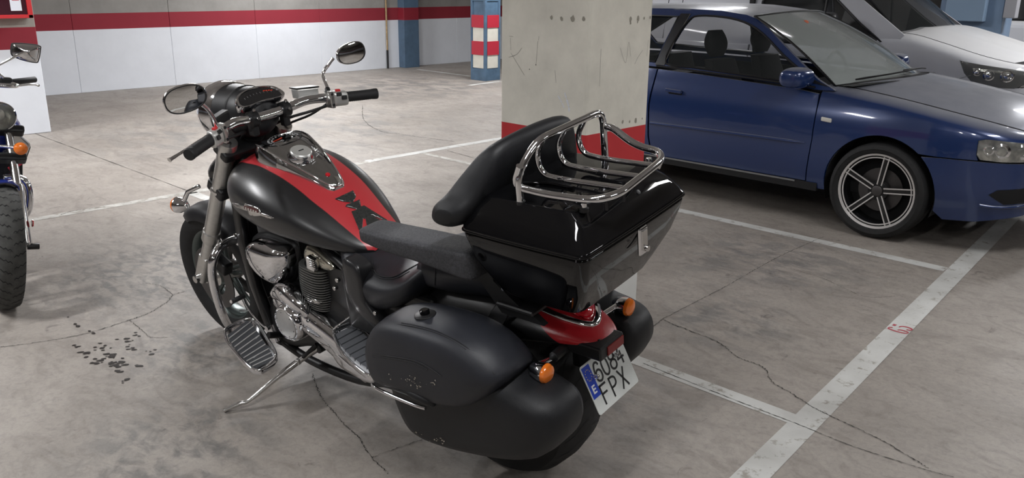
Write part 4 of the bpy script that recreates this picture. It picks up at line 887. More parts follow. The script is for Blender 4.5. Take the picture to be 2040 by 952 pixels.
# ---- rev counter above the bar
RC = Vector((1.160, .006, 1.200)); rn = Vector((-.62, 0, .78)).normalized(); rt = Vector((.78, 0, .62)).normalized()
def rc(u, v, w): return RC + Vector((0, 1, 0)) * u + rt * v + rn * w
hs = [(-.095, -.020), (-.085, .012), (-.06, .030), (0, .042), (.06, .030), (.085, .012), (.095, -.020), (.07, -.032), (0, -.026), (-.07, -.032)]
hs = [(p[0] * 1.13, p[1] * 1.12) for p in crom(hs, 3, True)]
rg = [[rc(u * s_, v * s_, w_) for u, v in hs] for s_, w_ in ((.70, -.055), (.95, -.030), (1.0, -.005), (.97, .006), (.88, .006), (.84, .000))]
tc = loft('rev_counter', rg, M['chrome'], bk, label='chrome rev counter housing')
prism('rev_counter_face', [(u * .85, v * .82) for u, v in hs], lambda u, v, w: rc(u, v, -.002 + w * .004), M['dial'], tc)
tk = MB()
for i in range(9):
    u = .06 - i * .015; v = .014 - (u / .07) ** 2 * .012; tk.add(*obox_g(rc(u, v, .0028), (0, 1, 0), rt, rn, (.0012, .004, .0003)))
tk.build('rev_counter_marks', M['sill'], tc, smooth=False, label='faint row of scale marks')
tk = MB()
for i in range(4): u = -.035 - i * .010; tk.add(*obox_g(rc(u, .020 - (u / .07) ** 2 * .012, .0028), (0, 1, 0), rt, rn, (.004, .002, .0003)))
tk.build('red_zone', M['needle'], tc, smooth=False)
cyl('rev_counter_bracket', rc(0, -.01, -.05), (1.13, 0, 1.13), .016, M['engine'], tc)
# ---- handlebar
hb = [(1.00, .425, 1.121), (1.04, .31, 1.130), (1.085, .235, 1.140), (1.105, .165, 1.146), (1.122, .095, 1.136), (1.125, 0, 1.132)]
hb = hb + [(p[0], -p[1], p[2]) for p in hb[-2::-1]]
bar = tube('handlebar', hb, .0185, M['chrome'], bk, n=16, k=6)
for s in (-1, 1):
    cl = cyl('bar_clamp', (1.125, s * .058, 1.132), (1.125, s * .090, 1.133), .031, M['black'], bk, n=24)
    V, Fc = obox_g((1.134, s * .073, 1.100), (1, 0, 0), (0, 1, 0), (0, 0, 1), (.018, .014, .034)); bev(obj('clamp_foot', V, Fc, M['black'], cl, smooth=False), .006, 2)
    for dx, dz in ((-.016, .030), (-.030, .004)): cyl('clamp_bolt', (1.125 + dx, s * .073, 1.134 + dz), (1.125 + dx * 1.35, s * .073, 1.134 + dz * 1.25), .006, M['chrome_dull'], cl, n=10)
    a, b_ = Vector((1.045, s * .300, 1.131)), Vector((.985, s * .436, 1.119)); dv = (b_ - a).normalized()
    lathe('grip', [(0, 0), (.022, 0), (.0225, .004), (.021, .010)] + [(.0212 - .0012 * (i % 2), .014 + i * .0042) for i in range(25)] + [(.0212, .120), (.0218, .123), (.0218, .135), (.020, .138), (0, .138)], a + dv * .008, dv, M['rubber'], bk, n=24, label='black ribbed rubber grip')
    sw = loft('switch_housing', [[a + dv * t + Vector((1, 0, 0)) * p[0] + Vector((0, 0, 1)) * p[1] for p in [(q[0] * sc2, q[1] * sc2 - .002) for q in sup(22, .027, .031, 3.2)]] for t, sc2 in ((-.050, .80), (-.046, .97), (-.040, 1), (.000, 1), (.006, .97), (.010, .82))], M['switch'], bk, sharp=50)
    nz_ = Vector((-.70, 0, .72))
    def swp(t, up_, k=.030): q = Vector((-math.sin(up_), 0, math.cos(up_))); return a + dv * t + q * k, q
    for (t, up_, hu, hv, m_) in ((-.020, .25, .010, .007, 'red_button'), (-.028, .95, .010, .007, 'black'), (-.012, 1.45, .009, .008, 'black')):
        p, q = swp(t, up_); tn = Vector((0, 0, 1)).cross(q); tn = dv.cross(q).normalized(); V, Fc = obox_g(p, dv, tn, q, (hu, hv, .006)); bev(obj('switch_button', V, Fc, M[m_], sw, smooth=False, label='red stop button' if m_ == 'red_button' else None), .002, 2)
    mc = cyl('mirror_clamp', a - dv * .066, a - dv * .052, .026, M['alu'], bk, n=20)
    V, Fc = obox_g(a - dv * .059 + Vector((-.012, 0, .0)), dv, (0, 0, 1), (1, 0, 0), (.009, .036, .018)); bev(obj('clamp_plate', V, Fc, M['alu'], mc, smooth=False), .004, 2)
    for dz in (-.022, .022): cyl('clamp_screw', a - dv * .059 + Vector((-.028, 0, dz)), a - dv * .059 + Vector((-.033, 0, dz)), .006, M['black'], mc, n=10)
    # lever
    tube('clutch_lever' if s > 0 else 'brake_lever', [a - dv * .055 + Vector((.035, 0, -.005)), a - dv * .01 + Vector((.066, 0, -.010)), a + dv * .08 + Vector((.080, 0, -.014)), a + dv * .172 + Vector((.105, 0, -.022))], [.010] * 6 + [.0075] * 6 + [.0065] * 4 + [.0075] * 2 + [.0105], M['chrome_dull'], bk, n=10, k=6, flat=.8)
    # reservoir
    c_ = a - dv * (.115) + Vector((.050, 0, .026)); V, Fc = obox_g(c_, dv, (1, 0, 0), (0, 0, 1), (.042, .022, .020))
    rs_ = bev(obj('fluid_reservoir', V, Fc, M['switch'] if s < 0 else M['black'], bk, smooth=False), .005, 2)
    if s < 0: V, Fc = obox_g(c_ + Vector((0, 0, .0225)), dv, (1, 0, 0), (0, 0, 1), (.046, .026, .003)); bev(obj('reservoir_cap', V, Fc, M['black'], rs_, smooth=False), .002, 1)
    # cables
    tube('control_cable', [a - dv * .05 + Vector((.02, 0, -.03)), (1.10, s * .18, 1.10), (1.17, s * .09, 1.08), (1.28, s * .05, 1.02), (1.33, s * .03, .90)], .006, M['black'], bk, n=8, k=5)
    tube('control_cable', [a - dv * .04 + Vector((.03, 0, -.02)), (1.14, s * .20, 1.075), (1.24, s * .12, 1.03), (1.33, s * .09, .93), (1.30, s * .07, .80)], .005, M['black'], bk, n=8, k=5)
# ---- mirrors: stem and round-cornered head
def mirror(stem, ctr, nrm, upv, w_, h_, egg, name):
    n_ = Vector(nrm).normalized(); u_ = (Vector(upv) - n_ * Vector(upv).dot(n_)).normalized(); r_ = u_.cross(n_)
    ol_ = []
    for x_, y_ in sup(36, 1, 1, 2.35): ol_.append((x_ * w_, y_ * h_ * (1 + egg * x_)))
    P_ = lambda u, v, w: Vector(ctr) + r_ * u + u_ * v + n_ * w
    hd = loft('mirror_head', [[P_(u * s_, v * s_, w__) for u, v in ol_] for s_, w__ in ((.25, -.036), (.6, -.030), (.88, -.014), (.985, -.002), (1, .006), (.965, .010), (.955, .006))], M['chrome'], bk)
    rim = loft('mirror_rim', [[P_(u * s_, v * s_, w__) for u, v in ol_] for s_, w__ in ((.965, .006), (.962, .0105), (.90, .0105), (.89, .006))], M['rubber'], hd, cap=False)
    ol2 = [(u * .90, v * .90) for u, v in ol_]; V = []; Fc = []
    for i, s_ in enumerate((1, .8, .6, .4, .2)): V += [P_(u * s_, v * s_, .0085 + .0035 * (1 - s_ * s_)) for u, v in ol2]
    V.append(P_(0, 0, .012)); n36 = 36
    for i in range(4):
        for k in range(n36): Fc.append((i * n36 + k, i * n36 + (k + 1) % n36, (i + 1) * n36 + (k + 1) % n36, (i + 1) * n36 + k))
    for k in range(n36): Fc.append((4 * n36 + k, 4 * n36 + (k + 1) % n36, len(V) - 1))
    obj('mirror_glass', V, Fc, M['mirror'], hd)
    st_ = tube('mirror_stem', stem, [.0085, .008, .0075, .007, .0065, .0065, .007, .0075, .008][:0] or .0072, M['chrome'], bk, n=12, k=4)
    cyl('stem_nut', stem[0], Vector(stem[0]) + (Vector(stem[1]) - Vector(stem[0])).normalized() * .022, .011, M['black'], st_, n=10)
mb_l = [B(435, 268, 1, .245), B(431, 250, 1, .27), B(418, 222, 1, .31), B(402, 207, 1, .345)]
mirror(mb_l, B(368, 196, 1, .40), (-.94, .26, -.12), (0, .10, 1), .073, .048, -.04, 'l')
mb_r = [B(654, 184, 1, -.245), B(651, 172, 1, -.26), B(643, 148, 1, -.30), B(655, 128, 1, -.325), B(664, 116, 1, -.34)]
mirror(mb_r, B(698, 106, 1, -.385), (-1.0, .06, .0), (0, .04, 1), .071, .043, .10, 'r')
# ---- tank
TS = [(1.285, .085, .925, .86, .785), (1.27, .130, .948, .86, .762), (1.235, .178, .968, .862, .740), (1.17, .216, .982, .862, .722), (1.06, .238, .984, .850, .712), (.95, .240, .962, .832, .702), (.84, .222, .920, .806, .697), (.74, .192, .866, .772, .692), (.65, .152, .806, .742, .686), (.58, .112, .762, .720, .680), (.54, .07, .738, .712, .682)]
TSx = crom(TS, 4); rings = []; mask = []
SWT = [(.54, .085), (.65, .100), (.78, .120), (1.0, .128), (1.15, .124), (1.29, .10)]
NT = 64
for st in TSx:
    x, w_, zt_, zw_, zb_ = st; ring = []
    for k in range(NT):
        t = 2 * PI * k / NT; c_, s_ = math.cos(t), math.sin(t)
        if s_ >= 0: y = w_ * math.copysign(abs(c_) ** (2 / 2.5), c_); z = zw_ + (zt_ - zw_) * abs(s_) ** (2 / 2.1)
        else: y = w_ * math.copysign(abs(c_) ** (2 / 2.6), c_); z = zw_ - (zw_ - zb_) * abs(s_) ** (2 / 2.4)
        ring.append((x, y, z)); mask.append(2.0 if s_ < 0.02 else abs(y) / interp(x, SWT))
    rings.append(ring)
tank = loft('fuel_tank', rings, M['satin'], bk, attr={'mask': mask}, sharp=80)
tcast = caster(tank)
# tank emblem (both sides): wing-shaped chrome badge
em = [(464, 403), (477, 406), (487, 410), (490, 405), (503, 409), (518, 415), (521, 423), (536, 428), (548, 434), (538, 435), (521, 429), (508, 430), (498, 427), (495, 420), (484, 416), (471, 412)]
decal('tank_emblem', em, tcast, M['chrome_dull'], tank, .003, 3, thick=.003)
decal('emblem_inlay', [(489, 409), (503, 412), (516, 418), (517, 423), (504, 420), (489, 415)], tcast, mat('emblem_inlay', (.10, .03, .03), .3), tank, .006, 3)
for dx in range(5): decal('emblem_letter', [(491 + dx * 5, 411 + dx * 1.9), (494 + dx * 5, 412 + dx * 1.9), (494 + dx * 5, 417 + dx * 1.5), (491 + dx * 5, 416 + dx * 1.5)], tcast, M['chrome_dull'], tank, .0065, 3)
# carbon pad on the tank
pd = [(667, 397), (703, 380), (709, 392), (703, 404), (716, 398), (719, 412), (725, 410), (771, 439), (769, 441), (737, 428), (778, 450), (760, 455), (733, 462), (728, 436), (723, 436), (721, 463), (715, 458), (700, 422), (712, 418), (688, 412), (690, 408), (701, 404), (682, 402)]
decal('tank_pad', pd, tcast, M['pad'], tank, .0022, 4, thick=.0018, label='black jagged stick-on tank pad')
# console
CS = [(1.150, .050, 1.020), (1.135, .078, 1.036), (1.10, .096, 1.044), (1.05, .101, 1.036), (1.0, .094, 1.016), (.95, .084, .996), (.90, .070, .973), (.85, .054, .948), (.81, .040, .926), (.785, .028, .910), (.772, .014, .900)]
CSx = crom(CS, 4); rg = []
for x, w_, z in CSx:
    zt2 = [interp(x, [(s_[0], s_[2]) for s_ in TS[::-1]])][0]; e_ = max(.012, z - zt2)
    rg.append([(x, w_ + .012, zt2 - .020), (x, w_ + .010, z - e_ * .6), (x, w_, z - .006), (x, w_ * .90, z - .001), (x, w_ * .5, z + .004), (x, 0, z + .006), (x, -w_ * .5, z + .004), (x, -w_ * .90, z - .001), (x, -w_, z - .006), (x, -w_ - .010, z - e_ * .6), (x, -w_ - .012, zt2 - .020)])
cons = loft('tank_console', rg, M['smoke'], bk, sharp=30); bev(cons, .002, 2, 25)
ccast = caster(cons)
tube('console_rim', [Vector((x, s_ * w_, z - .003)) for s_, lst in ((1, CSx), (-1, CSx[::-1])) for x, w_, z in lst], .0035, M['chrome'], cons, n=8, closed=True)
# speedometer face
def cp(u, v, w=0):   # u to the left, v forward, on the console's front
    x = 1.075 + v; z = interp(x, [(c_[0], c_[2]) for c_ in CS[::-1]]) + .0075 + w; return Vector((x, u, z - abs(u) * .05))
sp = [(x_ * .084, y_ * .052 - .004) for x_, y_ in sup(40, 1, 1, 2.3)]
V = [cp(0, -.004)] + [cp(u, v) for u, v in sp]; dialo = obj('speedometer', V, [(0, 1 + k, 1 + (k + 1) % 40) for k in range(40)], M['dial'], cons)
tk = MB()
for i in range(23):
    a = math.radians(-12 + i * 204 / 22); c_, s_ = math.cos(a), math.sin(a); l_ = .010 if i % 2 == 0 else .005
    p0, p1 = (.068 * c_, .040 * s_ - .012), ((.068 - l_) * c_, (.040 - l_ * .7) * s_ - .012)
    n2 = (-s_ * .0013, c_ * .0013); tk.add([cp(p0[0] - n2[0], p0[1] - n2[1], .001), cp(p0[0] + n2[0], p0[1] + n2[1], .001), cp(p1[0] + n2[0], p1[1] + n2[1], .001), cp(p1[0] - n2[0], p1[1] - n2[1], .001)], [(0, 1, 2, 3)])
for i in range(11):
    a = math.radians(-8 + i * 196 / 10); c_, s_ = .050 * math.cos(a), .026 * math.sin(a) - .013
    tk.add([cp(c_ - .0035, s_ - .002, .001), cp(c_ + .0035, s_ - .002, .001), cp(c_ + .0035, s_ + .002, .001), cp(c_ - .0035, s_ + .002, .001)], [(0, 1, 2, 3)])
tk.build('speedometer_marks', M['tick'], dialo, smooth=False)
obj('speedometer_needle', [cp(.050, -.018, .002), cp(.050, -.014, .002), cp(.004, -.008, .002), (cp(.004, -.014, .002))], [(0, 1, 2, 3)], M['needle'], dialo, smooth=False)
for u in (-.018, -.038): obj('indicator_window', [cp(u, -.026, .0012), cp(u - .012, -.026, .0012), cp(u - .012, -.017, .0012), cp(u, -.017, .0012)], [(0, 1, 2, 3)], M['dark'], dialo, smooth=False)
# filler cap
h = ccast(599, 311, 0); cn = Vector((-.36, 0, .93)).normalized(); c0 = h[0] if h else Vector((.965, 0, .99))
cpb = lathe('filler_cap_base', [(.050, -.004), (.050, .004), (.045, .012), (.043, .020), (.040, .020)], c0, cn, M['chrome'], bk, n=36)
lathe('filler_cap', [(.040, .016), (.040, .023), (.037, .026), (0, .027)], c0, cn, M['switch'], cpb, n=36, label='silver keyed filler cap')
V, Fc = obox_g(c0 + cn * .0275, (0, 1, 0), cn.cross(Vector((0, 1, 0))), cn, (.011, .002, .0008)); obj('key_slot', V, Fc, M['dark'], cpb, smooth=False)
h = ccast(653, 348, 0); lathe('console_badge', [(.0095, 0), (.009, .003), (.0065, .004), (0, .0045)], h[0], h[1], M['red_lens'], cons, n=20, label='small red round badge')
for px in (((620, 322), (627, 318)), ((630, 312), (636, 306)), ((622, 327), (628, 322))):
    tube('console_mark', on(ccast, px, .001), .0010, M['tick'], cons, n=4)
# ---- seat
ST = [(.70, .085, .755, .665), (.665, .125, .752, .60), (.60, .165, .728, .545), (.52, .190, .704, .515), (.44, .200, .694, .520), (.36, .203, .700, .555), (.29, .198, .722, .600), (.235, .182, .760, .640), (.20, .150, .785, .67)]
def seat_rings(S_, k=4, e=2.6):
    rg_ = []
    for x, w_, zt_, zb_ in crom(S_, k):
        ring = []; zm = zt_ - (zt_ - zb_) * .42
        for q in range(40):
            t = 2 * PI * q / 40; c_, s_ = math.cos(t), math.sin(t)
            ring.append((x, w_ * math.copysign(abs(c_) ** (2 / e), c_) * (1 if s_ >= 0 else .985), zm + ((zt_ - zm) * abs(s_) ** (2 / 2.2) if s_ >= 0 else -(zm - zb_) * abs(s_) ** (2 / 3.2))))
        rg_.append(ring)
    return rg_
rs1 = loft('rider_seat', seat_rings(ST), M['vinyl'], bk, sharp=80); rcast = caster(rs1)
tube('seat_seam', on(rcast, [(742, 512), (743, 530), (752, 547), (772, 553), (790, 550), (812, 538), (834, 526)], .0015, 4), .0022, M['thread'], rs1, n=6)
tube('seat_seam', on(rcast, [(739, 512), (740, 534), (750, 551), (772, 557), (794, 553), (816, 541)], .0015, 4), .0014, M['thread'], rs1, n=6)
rs2 = loft('pillion_seat', seat_rings([(.265, .120, .775, .66), (.23, .150, .795, .655), (.12, .165, .812, .665), (.0, .165, .828, .685), (-.10, .150, .835, .70), (-.16, .10, .832, .72)]), M['vinyl'], bk, sharp=80)
pcast = caster(rs2)
tube('pillion_seam', on(pcast, [(868, 520), (868, 545), (867, 568)], .001, 3), .002, M['thread'], rs2, n=6)
# ---- side cover swoosh, frame cover, black subframe
def bulge_panel(name, px, y0, bulge, m, parent, inner=.05, flat_top=.5, k=3, **kw):
    P = [B(x, y, 1, y0) for x, y in px]; P = [Vector(p) for p in crom(P, k, True)]; c_ = sum(P, Vector()) / len(P)
    sg = 1 if y0 > 0 else -1; rg_ = []
    for s_, d in ((1.0, -inner), (1.0, -.006), (.99, .0), (.95, bulge * .35), (.85, bulge * .68), (.65, bulge * .9), (.35, bulge), (.02, bulge * 1.02)):
        rg_.append([c_ + (p - c_) * s_ + Vector((0, sg * d, 0)) for p in P])
    return loft(name, rg_, m, parent, **kw)
sc1 = bulge_panel('side_cover', [(683, 517), (700, 520), (716, 535), (726, 565), (733, 598), (748, 622), (760, 642), (756, 656), (738, 646), (716, 625), (700, 600), (688, 565)], .185, .016, mat('grey_satin_cover', (.020, .020, .022), .30, coat=.2), bk)
cyl('side_cover_bolt', B(750, 622, 1, .205), B(750, 622, 1, .205) + Vector((0, .010, 0)), .008, M['chrome_dull'], sc1, n=12)
for x, y in ((676, 556), (671, 572)): cyl('frame_bolt', B(x, y, 1, .14), B(x, y, 1, .14) + Vector((0, .014, 0)), .009, M['chrome_dull'], bk, n=12)
bev(obj('battery_cover', *MB().box((.18, -.15, .40), (.66, .15, .64)).__dict__.values(), M['engine'], bk, smooth=False), .02, 3)
tube('frame_rail', [(1.22, .055, .86), (.95, .075, .70), (.70, .12, .665), (.5, .15, .60), (.30, .15, .56)], .020, M['engine'], bk, n=10, k=4)
tube('frame_rail', [(1.22, -.055, .86), (.95, -.075, .70), (.70, -.12, .665), (.5, -.15, .60), (.30, -.15, .56)], .020, M['engine'], bk, n=10, k=4)
# ---- rear fender with red tail
FS = [(.34, .120, .640, .44), (.22, .145, .690, .47), (.10, .152, .715, .50), (-.02, .150, .722, .53), (-.12, .142, .710, .556), (-.22, .126, .692, .576), (-.30, .106, .668, .590), (-.36, .082, .642, .598), (-.40, .052, .620, .600), (-.420, .018, .606, .600)]
rg = []; mask = []
for x, w_, zt_, zb_ in crom(FS, 4):
    ring = []
    for q in range(40):
        t = 2 * PI * q / 40; c_, s_ = math.cos(t), math.sin(t); zm = zb_ + (zt_ - zb_) * .35
        y = w_ * math.copysign(abs(c_) ** (2 / 2.3), c_); z = zm + ((zt_ - zm) * abs(s_) ** (2 / 2.0) if s_ >= 0 else -(zm - zb_) * abs(s_) ** (2 / 3))
        ring.append((x, y, z)); lim = -.165 - (.70 - z) * 1.45; mask.append(1 + (lim - x) * 12)
    rg.append(ring)
rf = loft('rear_fender', rg, M['satin_tail'], bk, attr={'mask': mask}, sharp=70); fcast = caster(rf)
tp = [(1058, 604), (1085, 618), (1118, 632), (1150, 642), (1176, 647), (1187, 641), (1190, 628), (1187, 610), (1180, 596)]
tube('tail_lamp_trim', on(fcast, tp, .003, 4) or [(0, 0, 0), (1, 0, 0)], .0125, M['chrome'], rf, n=10, flat=.7)
decal('tail_lamp_lens', [(1128, 618), (1150, 632), (1170, 639), (1180, 634), (1182, 618), (1178, 600), (1160, 596)], fcast, M['red_lens'], rf, .006, 6, thick=.006)
lsp = fcast(1160, 620, .0)
if lsp: lathe('tail_lamp_bulge', [(.032, -.004), (.028, .010), (.018, .017), (0, .020)], lsp[0], lsp[1], M['red_lens'], rf, n=24)
# ---- plate holder, reflector, plate
hb_ = bev(MB().box((-.432, -.040, .573), (-.29, .085, .616)).box((-.36, -.03, .50), (-.30, .05, .58)).build('plate_holder', M['black'], bk, smooth=False), .006, 2)
MB().box((-.4355, -.034, .579), (-.4315, .050, .608)).build('rear_reflector', M['reflector'], hb_, smooth=False)
MB().box((-.40, .0, .616), (-.36, .045, .6185)).build('holder_lid', M['black'], hb_, smooth=False)
pt_ = -.42964; px0, pz0 = -.3695, .547
pd_, pn_ = Vector((math.sin(pt_), 0, -math.cos(pt_))), Vector((-math.cos(pt_), 0, -math.sin(pt_)))
def pl(u, v, w): return Vector((px0, 0, pz0)) + Vector((0, -1, 0)) * u + pd_ * (-v) + pn_ * w   # u right, v up from the top edge
pz = rounded([(-.110, 0), (.110, 0), (.110, -.160), (-.110, -.160)], .010, 4, True)
plate = bev(prism('number_plate', [tuple(p) for p in pz], lambda u, v, w: pl(u, v, -.002 + w * .003), mat('plate_white', (.62, .64, .62), .28, noise=.06, nscale=12), bk, label='white two-line number plate'), .0008, 1)
M['plate_blue'] = mat('plate_blue', (.015, .05, .42), .35); M['plate_ink'] = mat('plate_black', (.015, .015, .016), .4)
prism('plate_band', [(-.106, -.006), (-.068, -.006), (-.068, -.108), (-.106, -.108)], lambda u, v, w: pl(u, v, .001 + w * .0005), M['plate_blue'], plate, label='blue country band')
for k in range(12):
    a = 2 * PI * k / 12; c_ = (-.087 + .0125 * math.cos(a), -.036 + .0135 * math.sin(a) * 1.3); r_ = .0021
    prism('band_star', [(c_[0] + (r_ if j % 2 == 0 else r_ * .42) * math.sin(j * PI / 5), c_[1] + (r_ if j % 2 == 0 else r_ * .42) * math.cos(j * PI / 5)) for j in range(10)], lambda u, v, w: pl(u, v, .0016 + w * .0003), mat('star_yellow', (.85, .65, .10), .5) if k == 0 else bpy.data.materials['star_yellow'], plate)
text_mesh('band_letter', 'E', .036, M['tick'], lambda x, y, z: pl(-.098 + x, -.094 + y, .0016 + z), plate, bold=.0008)
def plate_glyph(ch, u0, v0, w_, h_, th=.0082):
    G = {'6': [[(.92, .86), (.75, 1), (.35, 1), (.08, .75), (.0, .45), (.05, .12), (.35, 0), (.68, 0), (.95, .14), (.97, .42), (.70, .58), (.35, .58), (.06, .42)]],
         '0': [[(.5, 1), (.1, .85), (.0, .5), (.1, .15), (.5, 0), (.9, .15), (1, .5), (.9, .85), (.5, 1)]],
         '8': [[(.5, 1), (.12, .88), (.12, .64), (.5, .54), (.88, .64), (.88, .88), (.5, 1)], [(.5, .54), (.05, .40), (.05, .12), (.5, 0), (.95, .12), (.95, .40), (.5, .54)]],
         '4': [[(.62, 1), (.02, .30)], [(.02, .30), (1, .30)], [(.72, .62), (.72, 0)]],
         'F': [[(.05, 0), (.05, 1)], [(.05, 1), (.95, 1)], [(.05, .54), (.80, .54)]],
         'P': [[(.05, 0), (.05, 1)], [(.05, 1), (.6, 1), (.95, .88), (.95, .58), (.6, .46), (.05, .46)]],
         'X': [[(.03, 0), (.97, 1)], [(.03, 1), (.97, 0)]]}[ch]
    mb_ = MB()
    for S_ in G:
        P = [np.array((u0 + a * w_, v0 + b2 * h_)) for a, b2 in S_]; P = crom(P, 5) if len(P) > 2 and ch not in 'FP4X' else (rounded(P, .008, 4) if len(P) > 2 else P)
        V = []
        for i, p in enumerate(P):
            a, c2 = P[max(i - 1, 0)], P[min(i + 1, len(P) - 1)]; d = (c2 - a) / (np.linalg.norm(c2 - a) + 1e-9); nn = np.array((-d[1], d[0])) * th / 2
            ext_ = d * th / 2 * (-1 if i == 0 else (1 if i == len(P) - 1 else 0)) * (1 if len(S_) == 2 else .5)
            V += [pl(*(p - nn + ext_), .0016), pl(*(p + nn + ext_), .0016)]
        mb_.add(V, [(2 * i, 2 * i + 1, 2 * i + 3, 2 * i + 2) for i in range(len(P) - 1)])
    return mb_.build('plate_character', M['plate_ink'], plate, smooth=False)
for i, ch in enumerate('6084'): plate_glyph(ch, -.058 + i * .039, -.074, .028, .056, .0070)
for i, ch in enumerate('FPX'): plate_glyph(ch, -.066 + i * .049, -.142, .031, .056, .0070)
for u, v in ((-.066, -.052), (.056, -.040)): lathe('plate_bolt', [(.0085, 0), (.0085, .006), (.006, .010), (.006, .016), (0, .018)], pl(u, v, .001), pn_, M['chrome'], plate, n=14)
# ---- indicators
def indicator(c_, d_, stalk, name='indicator', r_=.031):
    c_ = Vector(c_); d_ = Vector(d_).normalized()
    sh = lathe('indicator_body', [(0, .055), (.012, .053), (.023, .040), (r_ * .95, .016), (r_, .002), (r_, -.002)], c_, -d_ * -1 if False else -d_, M['chrome'], bk, n=28)
    # note: the profile runs forward from the lens plane
    lathe('indicator_lens', [(r_ * .97, 0), (r_ * .98, .005), (r_ * .86, .013), (r_ * .5, .018), (0, .020)], c_, d_, M['amber'], sh, n=28, label='amber lens')
    tube('indicator_stalk', stalk, .0095, M['chrome'], sh, n=12)
lc = B(1086, 743, 1, .225); indicator(lc, (-1, 0, 0), [lc + Vector((.030, -.015, .012)), B(1100, 712, 1, .14)])
rc_ = B(1250, 611, 1, -.225); indicator(rc_, (-1, 0, 0), [rc_ + Vector((.030, .015, .004)), B(1195, 630, 1, -.125)])
cyl('indicator_bar', B(1102, 712, 1, .145), B(1200, 628, 1, -.13), .016, M['black'], bk)
fc_ = B(354, 408, 1, .205); indicator(fc_, (1, .35, 0), [fc_ + Vector((-.03, -.012, .012)), fc_ + Vector((-.075, -.02, .065)), fc_ + Vector((-.115, -.055, .085))], r_=.035)
fr_ = Vector((fc_.x, -fc_.y, fc_.z)); indicator(fr_, (1, -.05, 0), [fr_ + Vector((-.03, .012, .012)), fr_ + Vector((-.075, .02, .065)), fr_ + Vector((-.115, .055, .085))], r_=.029)
# ---- top case
def crect(x0, x1, w_, z, e=7.0, n=72, sk=0.0):
    cr_ = min(.030, w_ * .9, (x1 - x0) * .45); out = []
    for cx_, cy_, a0 in ((x1 - cr_, w_ - cr_, 0), (x0 + cr_, w_ - cr_, 90), (x0 + cr_, -w_ + cr_, 180), (x1 - cr_, -w_ + cr_, 270)):
        for k_ in range(8):
            a_ = math.radians(a0 + 90 * k_ / 7); out.append((cx_ + cr_ * math.cos(a_), cy_ + cr_ * math.sin(a_), z))
        nx = {0: (x0 + cr_, w_), 90: (x0, -w_ + cr_), 180: (x1 - cr_, -w_), 270: (x1, w_ - cr_)}[a0]; lx, ly, _ = out[-1]
        for k_ in range(1, 8): out.append((lx + (nx[0] - lx) * k_ / 8, ly + (nx[1] - ly) * k_ / 8, z))
    mx_, my_ = (x0 + x1) / 2, 0
    return [(x_ + (.004 * (1 if x_ > mx_ else -1) * (1 - (y_ / w_) ** 2)), y_ + .005 * (1 if y_ > 0 else -1) * (1 - ((x_ - mx_) / ((x1 - x0) / 2)) ** 2), z_) for x_, y_, z_ in out]
tcm = -.0
lid = loft('case_lid', [crect(*r_, e=e_) for r_, e_ in (((-.524, -.096, .267, .999), 9), ((-.523, -.097, .266, 1.008), 9), ((-.505, -.106, .250, 1.037), 9), ((-.484, -.116, .233, 1.062), 9), ((-.458, -.136, .212, 1.083), 9), ((-.449, -.143, .205, 1.0915), 9), ((-.443, -.148, .200, 1.0935), 9), ((-.36, -.21, .13, 1.097), 6), ((-.30, -.28, .02, 1.101), 4))], M['gloss'], bk, sharp=16)
bev(lid, .0022, 2, 16)
for s in (-1, 1): tube('lid_rib', [(-.20, s * .10, 1.100), (-.27, s * .075, 1.103), (-.36, s * .07, 1.101)], .006, M['gloss'], lid, n=8, k=4)
body = loft('case_body', [crect(*r_, e=e_) for r_, e_ in (((-.30, -.28, .02, .764), 4), ((-.40, -.17, .150, .766), 6), ((-.430, -.150, .178, .776), 7), ((-.455, -.135, .200, .82), 7), ((-.495, -.110, .240, .90), 7), ((-.514, -.104, .257, .958), 7), ((-.521, -.098, .263, .984), 8), ((-.521, -.098, .263, .995), 8))], M['gloss'], bk, sharp=22)
bev(body, .006, 3, 14)
loft('case_seal', [crect(-.518, -.100, .261, .990), crect(-.518, -.100, .261, 1.000)], M['dark'], body)
tube('case_edge', crect(-.525, -.095, .268, 1.000), .0020, M['gloss'], lid, n=6, closed=True)
# lock
lk = B(1280, 478, 0, -.527)
V, Fc = obox_g((-.527, lk.y, lk.z), (1, 0, 0), (0, 1, 0), (0, 0, 1), (.006, .021, .042)); lo_ = bev(obj('case_lock', V, Fc, M['chrome'], bk, smooth=False, label='chrome hasp lock'), .006, 3)
V, Fc = obox_g((-.534, lk.y, lk.z + .004), (1, 0, 0), (0, 1, 0), (0, 0, 1), (.003, .013, .030)); bev(obj('lock_plate', V, Fc, M['chrome_dull'], lo_, smooth=False), .003, 2)
cyl('key_cylinder', (-.530, lk.y, lk.z - .022), (-.546, lk.y, lk.z - .022), .009, M['chrome_dull'], lo_, n=16)
kn = B(1270, 383, 0, -.50); lathe('lid_button', [(.008, 0), (.007, .003), (0, .004)], caster(lid)(1271, 383, 0)[0] if caster(lid)(1271, 383, 0) else kn, (-.8, 0, .6), M['black'], lid, n=14)
